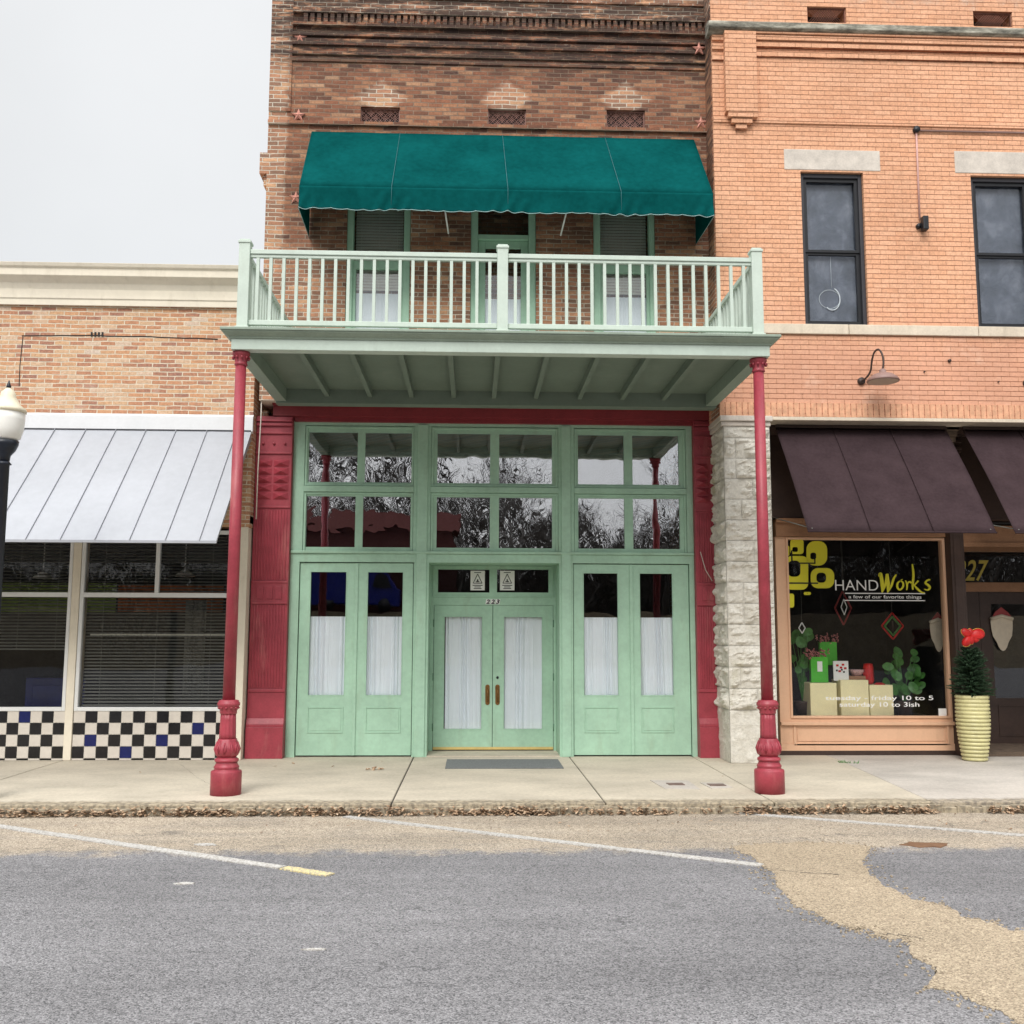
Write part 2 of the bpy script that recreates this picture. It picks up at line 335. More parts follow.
def rockface():
    m, t, b = node_mat('rock faced limestone')
    n = noi(t, 4, 7, .7); n2 = noi(t, 30, 4, .7)
    c = ramp(t, n, [(.28, (.40, .375, .31)), (.42, (.58, .55, .48)), (.7, (.70, .675, .61))])
    c = mixc(t, .5, c, ramp(t, n2, [(.3, .7), (.7, 1.2)]), 'MULTIPLY')
    mo = ramp(t, noi(t, 1.8, 5, .7, pos(t, (1, 1, .5))), [(.58, 0), (.72, .55)])
    c = mixc(t, mo, c, (.30, .28, .13))
    L(t, c, b.inputs['Base Color']); b.inputs['Roughness'].default_value = .92; b.inputs['Specular IOR Level'].default_value = .15
    bump(t, b, noi(t, 12, 6, .7), .7, .03); return m
M['rock'] = rockface()
def leafmat():
    m, t, b = node_mat('dry leaves')
    o = N(t, 'ShaderNodeTexWhiteNoise'); L(t, pos(t, (9, 9, 9)), o.inputs[0])
    L(t, ramp(t, noi(t, 25, 2), [(.3, (.09, .055, .035)), (.45, (.27, .17, .10)), (.6, (.44, .31, .20)), (.75, (.58, .48, .36))]), b.inputs['Base Color'])
    b.inputs['Roughness'].default_value = .9; return m
M['leaves'] = leafmat()
def grassm():
    m, t, b = node_mat('dry winter grass')
    L(t, ramp(t, noi(t, 2.5, 7, .7), [(.3, (.06, .045, .025)), (.7, (.17, .13, .075))]), b.inputs['Base Color']); b.inputs['Roughness'].default_value = 1; return m
M['grass'] = grassm()
def cornicem():
    m, t, b = node_mat('stained cement cornice')
    L(t, ramp(t, noi(t, 5, 7, .75, pos(t, (.5, 1, 2))), [(.36, (.05, .048, .04)), (.5, (.22, .21, .17)), (.66, (.50, .48, .40))]), b.inputs['Base Color'])
    b.inputs['Roughness'].default_value = .9; bump(t, b, noi(t, 30, 5), .4, .01); return m
M['cement'] = cornicem()

# ------------------------------------------------------------------ mesh helpers
class MB:
    def __init__(s): s.v = []; s.f = []; s.m = []; s.sm = []
    def add(s, vs, fs, mi=0, smooth=False):
        o = len(s.v); s.v += [tuple(v) for v in vs]
        for f in fs: s.f.append([i+o for i in f]); s.m.append(mi); s.sm.append(smooth)
        return s
    def box(s, x0, y0, z0, x1, y1, z1, mi=0):
        if x0 > x1: x0, x1 = x1, x0
        if y0 > y1: y0, y1 = y1, y0
        if z0 > z1: z0, z1 = z1, z0
        return s.add([(x0,y0,z0),(x1,y0,z0),(x1,y1,z0),(x0,y1,z0),(x0,y0,z1),(x1,y0,z1),(x1,y1,z1),(x0,y1,z1)],
              [(0,3,2,1),(4,5,6,7),(0,1,5,4),(1,2,6,5),(2,3,7,6),(3,0,4,7)], mi)
    def poly(s, pts, y0, y1, mi=0):       # (x,z) outline extruded in Y
        n = len(pts); vs = [(x, y0, z) for x, z in pts] + [(x, y1, z) for x, z in pts]
        fs = [tuple(range(n)), tuple(range(2*n-1, n-1, -1))] + [(i, i+n, (i+1) % n+n, (i+1) % n) for i in range(n)]
        return s.add(vs, fs, mi)
    def polyx(s, pts, x0, x1, mi=0):      # (y,z) outline extruded in X
        n = len(pts); vs = [(x0, y, z) for y, z in pts] + [(x1, y, z) for y, z in pts]
        fs = [tuple(range(n)), tuple(range(2*n-1, n-1, -1))] + [(i, i+n, (i+1) % n+n, (i+1) % n) for i in range(n)]
        return s.add(vs, fs, mi)
    def polyz(s, pts, z0, z1, mi=0):
        n = len(pts); vs = [(x, y, z0) for x, y in pts] + [(x, y, z1) for x, y in pts]
        fs = [tuple(range(n)), tuple(range(2*n-1, n-1, -1))] + [(i, i+n, (i+1) % n+n, (i+1) % n) for i in range(n)]
        return s.add(vs, fs, mi)
    def lathe(s, cx, cy, prof, n=24, mi=0, rf=None):   # prof [(r,z)]
        vs = []
        for r, z in prof:
            for i in range(n):
                a = 2*math.pi*i/n; rr = r*(rf(i, z) if rf else 1)
                vs.append((cx+rr*math.cos(a), cy+rr*math.sin(a), z))
        fs = [(j*n+i, j*n+(i+1) % n, (j+1)*n+(i+1) % n, (j+1)*n+i) for j in range(len(prof)-1) for i in range(n)]
        s.add(vs, fs, mi, True)
        o = len(s.v)-len(vs)
        s.f.append([o+i for i in range(n-1, -1, -1)]); s.m.append(mi); s.sm.append(False)
        s.f.append([len(s.v)-n+i for i in range(n)]); s.m.append(mi); s.sm.append(False)
        return s
    def tube(s, pts, r, n=8, mi=0, smooth=True):
        pts = [Vector(p) for p in pts]; vs = []
        rs = r if isinstance(r, (list, tuple)) else [r]*len(pts)
        up = None
        for i, p in enumerate(pts):
            d = (pts[min(i+1, len(pts)-1)]-pts[max(i-1, 0)]).normalized()
            if up is None: up = Vector((0, 0, 1)) if abs(d.z) < .9 else Vector((1, 0, 0))
            a = d.cross(up).normalized(); b = a.cross(d).normalized(); up = b
            for k in range(n):
                t = 2*math.pi*k/n; vs.append(p+(a*math.cos(t)+b*math.sin(t))*rs[i])
        fs = [(j*n+i, j*n+(i+1) % n, (j+1)*n+(i+1) % n, (j+1)*n+i) for j in range(len(pts)-1) for i in range(n)]
        fs += [tuple(range(n-1, -1, -1)), tuple(range(len(vs)-n, len(vs)))]
        return s.add(vs, fs, mi, smooth)
    def build(s, name, mats, parent=None, bevel=0):
        me = bpy.data.meshes.new(name)
        off = Vector((0, 0, 0)); q = parent
        while q: off += q.location; q = q.parent
        me.from_pydata([(v[0]-off.x, v[1]-off.y, v[2]-off.z) for v in s.v], [], s.f)
        for m in (mats if isinstance(mats, (list, tuple)) else [mats]): me.materials.append(m)
        for p, mi, sm in zip(me.polygons, s.m, s.sm): p.material_index = mi; p.use_smooth = sm
        me.validate(); me.update()
        o = bpy.data.objects.new(name, me); col.objects.link(o); o.parent = parent
        if bevel:
            b = o.modifiers.new('bevel', 'BEVEL'); b.width = bevel; b.segments = 2; b.limit_method = 'ANGLE'
        return o
def tag(o, label=None, cat=None, group=None, kind=None):
    for k, v in (('label', label), ('category', cat), ('group', group), ('kind', kind)):
        if v: o[k] = v
    return o
def empty(name, loc, label=None, cat=None, group=None):
    o = bpy.data.objects.new(name, None); col.objects.link(o); o.location = loc; o.empty_display_size = .2
    return tag(o, label, cat, group)
def copy_tree(o, parent=None):
    c = o.copy(); col.objects.link(c); c.parent = parent
    for ch in list(o.children): copy_tree(ch, c)
    return c
def holes_wall(mb, x0, x1, z0, z1, y0, y1, holes, mi=0):
    xs = sorted({x0, x1, *[h[0] for h in holes], *[h[2] for h in holes]}); zs = sorted({z0, z1, *[h[1] for h in holes], *[h[3] for h in holes]})
    xs = [x for x in xs if x0 <= x <= x1]; zs = [z for z in zs if z0 <= z <= z1]
    def solid(i, j):
        if i < 0 or j < 0 or i >= len(xs)-1 or j >= len(zs)-1: return False
        cx = (xs[i]+xs[i+1])/2; cz = (zs[j]+zs[j+1])/2
        return not any(h[0] < cx < h[2] and h[1] < cz < h[3] for h in holes)
    for i in range(len(xs)-1):
        for j in range(len(zs)-1):
            if not solid(i, j): continue
            a, b, c, d = xs[i], xs[i+1], zs[j], zs[j+1]
            mb.add([(a,y0,c),(b,y0,c),(b,y0,d),(a,y0,d)], [(0,1,2,3)], mi); mb.add([(a,y1,c),(b,y1,c),(b,y1,d),(a,y1,d)], [(3,2,1,0)], mi)
            if not solid(i-1, j): mb.add([(a,y0,c),(a,y1,c),(a,y1,d),(a,y0,d)], [(3,2,1,0)], mi)
            if not solid(i+1, j): mb.add([(b,y0,c),(b,y1,c),(b,y1,d),(b,y0,d)], [(0,1,2,3)], mi)
            if not solid(i, j-1): mb.add([(a,y0,c),(b,y0,c),(b,y1,c),(a,y1,c)], [(3,2,1,0)], mi)
            if not solid(i, j+1): mb.add([(a,y0,d),(b,y0,d),(b,y1,d),(a,y1,d)], [(0,1,2,3)], mi)
    return mb
def text(name, body, box, Y, mat, parent=None, thick=.002, shear=0, bold=0):
    """flat lettering fitted into x0,z0,x1,z1 on the plane Y"""
    cu = bpy.data.curves.new('t', 'FONT'); cu.body = body; cu.shear = shear; cu.offset = bold; cu.extrude = .02
    o = bpy.data.objects.new('t', cu); col.objects.link(o)
    me = bpy.data.meshes.new_from_object(o.evaluated_get(bpy.context.evaluated_depsgraph_get()))
    bpy.data.objects.remove(o)
    xs = [v.co.x for v in me.vertices]; ys = [v.co.y for v in me.vertices]
    ax, bx_, ay, by = min(xs), max(xs), min(ys), max(ys)
    mb = MB(); x0, z0, x1, z1 = box
    mb.add([(x0+(v.co.x-ax)/(bx_-ax)*(x1-x0), Y-(thick if v.co.z > 0 else 0), z0+(v.co.y-ay)/(by-ay)*(z1-z0)) for v in me.vertices], [tuple(p.vertices) for p in me.polygons])
    return mb.build(name, mat, parent)
def curtain(x0, x1, z0, z1, Y, folds=11, amp=.012, parent=None, mat=None, name='curtain', seed=0, hem=0.0):
    mb = MB(); rnd = random.Random(seed); nx = folds*14; nz = 14
    ph = [rnd.uniform(-.35, .35) for _ in range(folds+2)]; am = [rnd.uniform(.5, 1.4) for _ in range(folds+2)]
    vs = []
    for j in range(nz+1):
        v = j/nz
        for i in range(nx+1):
            u = i/nx; k = int(u*folds)
            lean = .02*math.sin(u*9+seed)*v
            uu = u+.35/folds*math.sin(u*7+seed)+.2/folds*math.sin(u*17+seed*2); y = Y + amp*(.6+.5*math.sin(u*11+seed))*math.sin((uu*folds+ph[0]*v)*2*math.pi) + amp*.12*math.sin(uu*folds*2.3*math.pi*2+3*v+seed)
            vs.append((x0+(x1-x0)*(u+lean*(1-abs(2*u-1))), y, z1-(z1-z0)*v+hem*math.sin(u*folds*2)*(1 if j == nz else 0)))
    fs = [(j*(nx+1)+i, j*(nx+1)+i+1, (j+1)*(nx+1)+i+1, (j+1)*(nx+1)+i) for j in range(nz) for i in range(nx)]
    mb.add(vs, fs, 0, True); return mb.build(name, mat or M['curtain'], parent)
def blind(x0, x1, z0, z1, Y, step=.05, tilt=.018, parent=None, mat=None, name='blind', th=.002):
    mb = MB(); z = z1
    while z > z0:
        mb.add([(x0,Y-.018,z-tilt),(x1,Y-.018,z-tilt),(x1,Y+.018,z+tilt),(x0,Y+.018,z+tilt),(x0,Y-.018,z-tilt-th),(x1,Y-.018,z-tilt-th),(x1,Y+.018,z+tilt-th),(x0,Y+.018,z+tilt-th)],
          [(0,1,2,3),(7,6,5,4),(0,4,5,1),(2,6,7,3)]); z -= step
    for fx in (.12, .5, .88):
        xx = x0+(x1-x0)*fx; mb.box(xx-.002, Y-.022, z0, xx+.002, Y-.02, z1)
    return mb.build(name, mat or M['blind'], parent)
def frame(mb, x0, z0, x1, z1, w, y0, y1, wb=None, wt=None, mi=0):
    wb = wb or w; wt = wt or w
    mb.box(x0, y0, z0, x0+w, y1, z1, mi); mb.box(x1-w, y0, z0, x1, y1, z1, mi)
    mb.box(x0+w, y0, z0, x1-w, y1, z0+wb, mi); mb.box(x0+w, y0, z1-wt, x1-w, y1, z1, mi)

# ------------------------------------------------------------------ ground
RZ = .05
def sheet(name, x0, y0, x1, y1, z, mat):
    mb = MB(); mb.add([(x0,y0,z),(x1,y0,z),(x1,y1,z),(x0,y1,z)], [(0,1,2,3)]); return tag(mb.build(name, mat), kind='structure')
sheet('ground', -400, -400, 400, 400, -.05, M['grass'])
sheet('street', -60, -38, 60, -3.68, RZ, M['asphalt'])
mb = MB(); NXL = 60
prof = [(-38.2, -.04), (-44.5, 3.0), (-52, 3.05), (-60, -.04)]
mb.polyx(prof, -80, 80); tag(mb.build('levee', M['grass']), kind='structure')

cuts = [-40, -16, -12, -8.0, -5.2, -.77, 1.29, 2.93]
mb = MB(); g = .006
for i in range(len(cuts)-1):
    mb.box(cuts[i]+g, -3.68, -.04, cuts[i+1]-g, 1.6, .15)
# last slab up to the slanting joint
a = G(840, 760); b_ = G(921, 797)
mb.polyz([(2.93+g, -3.68), (b_[0]-.015, -3.68), (a[0]-.004, a[1]), (4.816, 1.6), (2.93+g, 1.6)], -.04, .15)
tag(mb.build('sidewalk', M['walk'], bevel=.012), kind='structure')
mb = MB(); mb.polyz([(b_[0]-.01, -3.66), (12, -3.66), (40, -3.66), (40, 1.6), (4.82, 1.6), (a[0], a[1])], -.04, .148)
tag(mb.build('sidewalk_extension', M['walk2'], bevel=.012), kind='structure')
sheet('sidewalk_bed', -40, -3.6, 40, 3, .135, M['dark'])
mb = MB(); x = -20
while x < 20:                                   # rough broken lip of the kerb
    w_ = random.uniform(.05, .3); mb.box(x, -3.70-random.uniform(0, .02), -.04, x+w_, -3.66, .11+random.uniform(-.01, .02)); x += w_+.002
tag(mb.build('kerb', M['walk'], bevel=.006), kind='structure')

# golden patch + cracks + painted lines, each its own sheet
pts = [(775,874),(764,868),(748,856),(735,846),(800,842),(872,846),(868,853),(862,866),(884,885),(912,900),(940,905),(968,916),(990,924),(1030,934),(1080,960),(1080,1040),(1030,1028),(985,1005),(955,990),(930,985),(936,968),(905,950),(905,938),(880,935),(868,930),(852,930),(838,924),(812,912),(795,908),(790,896),(776,884)]
mb = MB(); outl = []
for i, (px, py) in enumerate(pts):
    q = pts[(i+1) % len(pts)]
    for k in range(14):
        u = k/14; x_, y_ = G(px+(q[0]-px)*u, py+(q[1]-py)*u, RZ)
        w1_ = .07*noise.noise(Vector((x_*5, y_*5, 0)))+.035*noise.noise(Vector((x_*22, y_*22, 3)))
        outl.append((x_+w1_+random.uniform(-.006, .006), y_+w1_+random.uniform(-.006, .006)))
mb.polyz(outl, RZ-.01, RZ+.004)
for i in range(900):                            # crumbs broken off its edge
    x_, y_ = random.choice(outl); x_ += random.gauss(0, .07); y_ += random.gauss(0, .05); q_ = random.uniform(.004, .013)
    mb.polyz([(x_+q_*math.cos(a)*random.uniform(.6, 1), y_+q_*math.sin(a)) for a in (0, 1.2, 2.5, 3.8, 5)], RZ-.005, RZ+.006)
tag(mb.build('road_patch', M['patch']), kind='structure')
def strip(name, p0, p1, w, mat, z=RZ+.008, n=24, jit=.006):
    a = Vector(G(*p0, RZ)); b = Vector(G(*p1, RZ)); d = (b-a).normalized(); nrm = Vector((-d.y, d.x))
    l, r = [], []
    for i in range(n+1):
        c = a.lerp(b, i/n); l.append(c+nrm*(w/2+random.uniform(-jit, jit))); r.append(c-nrm*(w/2+random.uniform(-jit, jit)))
    mb = MB(); mb.polyz([tuple(v) for v in l+r[::-1]], RZ-.01, z); return tag(mb.build(name, mat), kind='structure')
strip('parking_line', (-60, 818), (282, 868), .10, M['line'])
strip('parking_line', (284, 868.3), (330, 875.5), .10, M['yline'])
strip('parking_line', (345, 817), (762, 866), .095, M['line'])
strip('parking_line', (735, 813), (1090, 841), .09, M['line'])
def blotch(name, px, py, rx, ry, mat, z=RZ+.006):
    cx, cy = G(px, py, RZ); o = [(cx+rx*math.cos(t)*random.uniform(.6, 1.1), cy+ry*math.sin(t)*random.uniform(.6, 1.1)) for t in [i*2*math.pi/18 for i in range(18)]]
    mb = MB(); mb.polyz(o, RZ-.01, z); return tag(mb.build(name, mat), kind='structure')
blotch('paint_scrap', 205, 845, .11, .05, M['line']); blotch('paint_scrap', 184, 884, .07, .035, M['line']); blotch('paint_scrap', 314, 950, .07, .02, M['line'])
M['rust'] = plain('rust brown stain', (.16, .085, .045), .9, .25, 12); blotch('road_stain', 925, 845, .22, .13, M['rust'], RZ+.005)
M['tar'] = plain('tar crack filler', (.06, .055, .05), .8, .3)
def crack(pts, w, z=RZ+.007, gz=RZ, name='road_crack', mat=None):
    mb = MB(); P3 = []
    for i in range(len(pts)-1):
        for k in range(10):
            u = k/10; px = pts[i][0]+(pts[i+1][0]-pts[i][0])*u; py = pts[i][1]+(pts[i+1][1]-pts[i][1])*u
            x_, y_ = G(px, py, gz); P3.append((x_+random.uniform(-.012, .012), y_+random.uniform(-.02, .02), w*random.uniform(.15, .8)))
    P3.sort(key=lambda p: p[0])
    for a, b in zip(P3[:-1], P3[1:]):
        mb.add([(a[0], a[1]-a[2], z), (b[0], b[1]-b[2], z), (b[0], b[1]+b[2], z), (a[0], a[1]+a[2], z)], [(0, 1, 2, 3)])
    return tag(mb.build(name, mat or M['tar']), kind='structure')
crack([(812,912),(830,926),(850,932)], .012); crack([(762,868),(800,873),(850,876)], .008); crack([(750,846),(762,853)], .012)
crack([(880,935),(905,936),(925,940)], .008); crack([(700,829),(702,842)], .006); crack([(972,905),(990,916),(1010,922)], .006)
crack([(808,824),(830,832)], .008); crack([(0,856),(25,850),(90,845)], .006)
crack([(840,760.5),(870,773),(905,788),(921,796)], .004, .156, .15, 'sidewalk_crack')
crack([(181,765),(200,780),(213,786)], .006, .156, .15, 'sidewalk_crack')

# sidewalk covers
M['rustlid'] = plain('rusty iron lid', (.17, .12, .10), .8, .25, 12)
def cover(pp, label):
    r = empty('utility_cover', (*G(*pp[0]), .15), label, 'utility cover', 'utility covers in the sidewalk')
    o = [G(*p) for p in pp]
    MB().polyz(o, .14, .156).build('concrete_collar', M['walk2'], r)
    cx = sum(p[0] for p in o)/4; cy = sum(p[1] for p in o)/4
    MB().polyz([(cx-.08, cy-.07), (cx+.09, cy-.07), (cx+.09, cy+.08), (cx-.09, cy+.08)], .15, .162).build('lid', M['rustlid'], r)
cover([(665,789),(700,789.5),(688,781),(650,780.5)], 'square utility cover with brown lid, left of the pair near the kerb')
cover([(712,789),(733,788),(722,783),(700,783)], 'square utility cover with brown lid, right of the pair near the right column')
# mat
mb = MB(); x0, y0 = G(445, 769); x1, y1 = G(558, 760); mb.box(x0, y0, .15, x1, y1, .163)
tag(mb.build('door_mat', M['mat'], bevel=.004), 'worn grey rubber door mat on the sidewalk before the green double doors', 'door mat')

# leaves
def leaf(mb, x, y, z, s, rnd):
    a = rnd.uniform(0, 6.28); b = rnd.uniform(-.5, .5); c = rnd.uniform(-.5, .5)
    o = [(0,-1),(.45,-.5),(.8,-.2),(.4,.1),(.5,.6),(0,1),(-.5,.6),(-.4,.1),(-.8,-.2),(-.45,-.5)]
    vs = []
    for u, v in o:
        xx = u*s*.6; yy = v*s; vs.append((x+xx*math.cos(a)-yy*math.sin(a), y+xx*math.sin(a)+yy*math.cos(a), z+xx*b+yy*c+abs(u)*s*.3))
    mb.add(vs, [tuple(range(10))])
rnd = random.Random(3); mb = MB()
for i in range(6500):
    x = rnd.uniform(-9, 9)
    dens = .55+.45*noise.noise(Vector((x*1.3, 0, 0)))
    if x > 4.5: dens = .0 if not 5.0 < x < 5.9 else .6
    if 1.9 < x < 2.6: dens *= .25
    if rnd.random() > dens: continue
    d = abs(rnd.gauss(0, .032)); leaf(mb, x, -3.725-d, RZ+.01+max(0, .075-d*1.2)*rnd.random(), rnd.uniform(.018, .04), rnd)
for i in range(260):
    leaf(mb, rnd.uniform(-8, 8), rnd.uniform(-4.6, -3.7), RZ+.008, rnd.uniform(.01, .02), rnd)
tag(mb.build('leaf_litter', M['leaves']), 'drift of dry brown leaves along the foot of the kerb', 'leaf litter', kind='stuff')
r_ = random.Random(9)
for i, (px, py, s, lb) in enumerate([(374,770,.075,'large tan leaf lying on the sidewalk before the left green doors'), (293,764,.035,'small dry leaf beside the left red pilaster'), (275,767,.03,'small curled leaf on the sidewalk left of the large tan leaf'), (333,767,.025,'tiny dry leaf just left of the large tan leaf'), (382,762,.03,'small leaf against the foot of the left green doors'), (723,777,.02,'tiny leaf above the utility covers'), (140,773,.03,'small leaf on the sidewalk below the checkered tiles')]):
    mb = MB(); x, y = G(px, py); leaf(mb, x, y, .158, s, r_)
    if s > .05: leaf(mb, x+.08, y+.01, .158, s*.7, r_); leaf(mb, x-.07, y, .158, s*.6, r_)
    tag(mb.build('fallen_leaf', M['leaves']), lb, 'leaf', 'loose leaves on the sidewalk')
mb = MB(); x, y = G(847, 763)
for i in range(26):
    a = r_.uniform(0, 6.28); l = r_.uniform(.03, .09); xx = x+r_.uniform(-.1, .12); yy = y-(xx-x)*.4
    mb.add([(xx, yy, .15), (xx+.012, yy, .15), (xx+math.cos(a)*l, yy+math.sin(a)*l*.5, .15+r_.uniform(.02, .05))], [(0,1,2)])
tag(mb.build('weed', M['leafp']), 'tuft of green weed growing in the sidewalk crack', 'weed')

# ================================================================== MAIN BUILDING
YM = -.35                                                    # upper brick face
XL, XR = X(268.5, 120, -.35), 3.36
bld = empty('brick_building', (.2, 0, .15), 'old brown brick two storey building with green wooden shopfront behind the balcony', 'building')
UW = []   # upper openings
def uo(x0, x1, ztop): return (X(x0, 270, YM), 4.99, X(x1, 270, YM), ztop)
oL = uo(346, 410, 7.75); oD = uo(470.5, 536, 7.75); oR = uo(593.5, 655.5, 7.75)
vents = [rect(360.6, 107, 399.7, 125.5, YM), rect(488, 109, 526, 126.5, YM), rect(606.6, 110, 645, 128, YM)]
mb = MB(); holes_wall(mb, XL, XR, 4.84, 11.2, YM, .15, [oL, oD, oR]+vents)
mb.box(XL, .15, 4.86, XR, 9, 11.19)
mb.box(XL, YM-.02, 8.9-.0, XL+.30, YM+.01, 11.2)                 # corner pier
def bandz(py): return Zz(500, py, YM)
def band(y0, y1, p, x0=XL+.30, x1=XR-.0): mb.box(x0, YM-p, bandz(y1), x1, YM+.01, bandz(y0))
band(15.5, 19.5, .07); band(19.5, 28.5, .012); band(28.5, 31.5, .055)
band(38, 41.5, .05); band(44, 50, .035); band(57, 59.5, .03); band(62, 66, .02); band(126, 129.5, .045, XL-.0)
band(0, 2, .03, XL)
x = XL+.45
while x < XR-.1:
    mb.box(x, YM-.055, bandz(28.5)+.001, x+.055, YM, bandz(19.5)-.001); x += .092
wall = mb.build('wall', M['brick_main'], bld)
mb = MB(); mb.polyx([(YM-.0, 8.0), (YM+.35, 8.0), (YM+.35, 8.30), (YM, 8.30), ], XL-.10, XL-.0)
mb.polyx([(YM+.05, 7.85), (YM+.3, 7.85), (YM+.3, 8.0), (YM+.05, 8.0)], XL-.05, XL); mb.build('side_corbel', M['brick_main'], bld)
# dark upstairs rooms and shopfront room
mb = MB()
for o in (oL, oD, oR): mb.box(o[0]-.1, .62, 4.98, o[2]+.1, .64, 7.9)
mb.box(oL[0]-.2, .16, 4.9, oR[2]+.2, .63, 4.98)
mb.build('upstairs_interior', M['dark'], bld)
# ground storey party walls
mb = MB(); mb.box(-2.93, .13, .15, -2.83, 9, 4.8); mb.box(XR-.1, .02, .15, XR, 9, 4.8); mb.box(XL+.1, 8.9, .15, XR-.1, 9, 4.8)
mb.build('side_wall', M['brick_main'], bld)
mb = MB(); mb.box(XL+.11, 3.0, .16, XR-.11, 3.05, 4.75); mb.box(XL+.11, .75, .151, XR-.11, 3, .17); mb.build('interior', M['dark'], bld)
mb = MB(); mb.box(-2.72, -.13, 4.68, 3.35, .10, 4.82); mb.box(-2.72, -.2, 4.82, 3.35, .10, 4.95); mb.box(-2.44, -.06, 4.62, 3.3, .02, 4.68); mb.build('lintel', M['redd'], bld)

for (o, vn) in zip(vents, range(3)):
    x0, z0, x1, z1 = o; v = MB(); y = YM+.05
    v.box(x0+.002, YM+.16, z0+.002, x1-.002, YM+.165, z1-.002, 1)
    frame(v, x0+.002, z0+.002, x1-.002, z1-.002, .012, y-.01, y+.012)
    n = 8; w_ = (x1-x0)/n
    for i in range(n):
        for j in range(4):
            cx = x0+w_*(i+.5); h_ = (z1-z0)/4; cz = z0+h_*(j+.5)
            pts_ = [(cx+.9*w_/2*math.cos(a), y, cz+.9*h_/2*math.sin(a)) for a in [k*math.pi/4 for k in range(9)]]
            v.tube(pts_, .0045, 4)
            if (i+j) % 2: v.tube([(cx-w_/2, y, cz-h_/2), (cx+w_/2, y, cz+h_/2)], .004, 4)
            else: v.tube([(cx-w_/2, y, cz+h_/2), (cx+w_/2, y, cz-h_/2)], .004, 4)
    v.build('vent', [M['lattice'], M['black']], bld)
def star(px, py, Y, r=.10):
    cx, cz = P(px, py, Y); v = MB(); vs = [(cx, Y-.035, cz)]
    for i in range(10):
        a = math.pi/2+i*math.pi/5; rr = r if i % 2 == 0 else r*.4; vs.append((cx+rr*math.cos(a), Y-.006, cz+rr*math.sin(a)))
    vs += [(v_[0], Y+.01, v_[2]) for v_ in vs[1:]]
    v.add(vs, [(0, i+1, (i+1) % 10+1) for i in range(10)]+[(i+1, i+11, (i+1) % 10+11, (i+1) % 10+1) for i in range(10)])
    v.build('anchor_star', M['star'], bld)
star(300, 38, YM-.02); star(298.6, 115.5, YM-.02); star(296, 198, YM-.0); star(699, 49, YM-.05); star(701, 123, YM-.0)

# upper windows
def upper_window(o, gx0, gx1, seed):
    x0, z0, x1, z1 = o; f = MB(); y0, y1 = YM+.06, YM+.16
    ig0, ig1 = X(gx0, 270, YM+.1), X(gx1, 270, YM+.1)
    f.box(x0+.002, y0-.04, z0, ig0-.01, y1, z1-.002); f.box(ig1+.01, y0-.04, z0, x1-.002, y1, z1-.002); f.box(ig0-.01, y0-.04, z1-.1, ig1+.01, y1, z1-.002); f.box(ig0-.01, y0-.04, z0, ig1+.01, y1, z0+.06)
    o_ = f.build('window', M['green'], bld, bevel=.006)
    s = MB(); zr0, zr1 = Zz(378, 270, YM+.1), Zz(378, 262, YM+.1)
    s.box(ig0-.01, y0, zr0, ig1+.01, y0+.05, zr1); s.box(ig0-.01, y0, z0+.06, ig0+.03, y0+.05, zr0); s.box(ig1-.03, y0, z0+.06, ig1+.01, y0+.05, zr0)
    s.build('sash', M['green'], o_)
    MB().box(ig0, y0+.055, z0+.06, ig1, y0+.058, z1-.1).build('pane', M['doorglass'], o_)
    blind(ig0+.01, ig1-.01, Zz(378, 290, YM+.15), z1-.12, y0+.13, .042, .024, o_)
    curtain(ig0+.0, ig1-.0, z0+.06, Zz(378, 292.5, YM+.1), y0+.085, 6, .006, o_, seed=seed, name='curtain')
upper_window(oL, 354, 403, 1); upper_window(oR, 600.5, 648, 2)
x0, z0, x1, z1 = oD; y0 = YM+.06
f = MB(); zt = Zz(505, 238, YM+.1)
f.box(x0+.002, y0-.04, z0, x0+.10, y0+.1, z1-.002); f.box(x1-.10, y0-.04, z0, x1-.002, y0+.1, z1-.002); f.box(x0+.10, y0-.03, zt-.05, x1-.10, y0+.1, zt+.02); f.box(x0+.1, y0-.03, z1-.08, x1-.1, y0+.1, z1-.002)
dr = f.build('balcony_door', M['green'], bld, bevel=.006)
MB().box(x0+.1, y0+.05, zt+.02, x1-.1, y0+.055, z1-.08).build('transom_pane', M['doorglass'], dr)
f = MB(); frame(f, x0+.103, z0+.01, x1-.103, zt-.053, .10, y0+.03, y0+.07); f.build('door_leaf', M['green'], dr, bevel=.005)
MB().box(x0+.2, y0+.05, z0+.1, x1-.2, y0+.055, zt-.15).build('pane', M['doorglass'], dr)
curtain(x0+.2, x1-.2, z0+.05, Zz(505, 298, YM+.1), y0+.085, 6, .006, dr, seed=5)

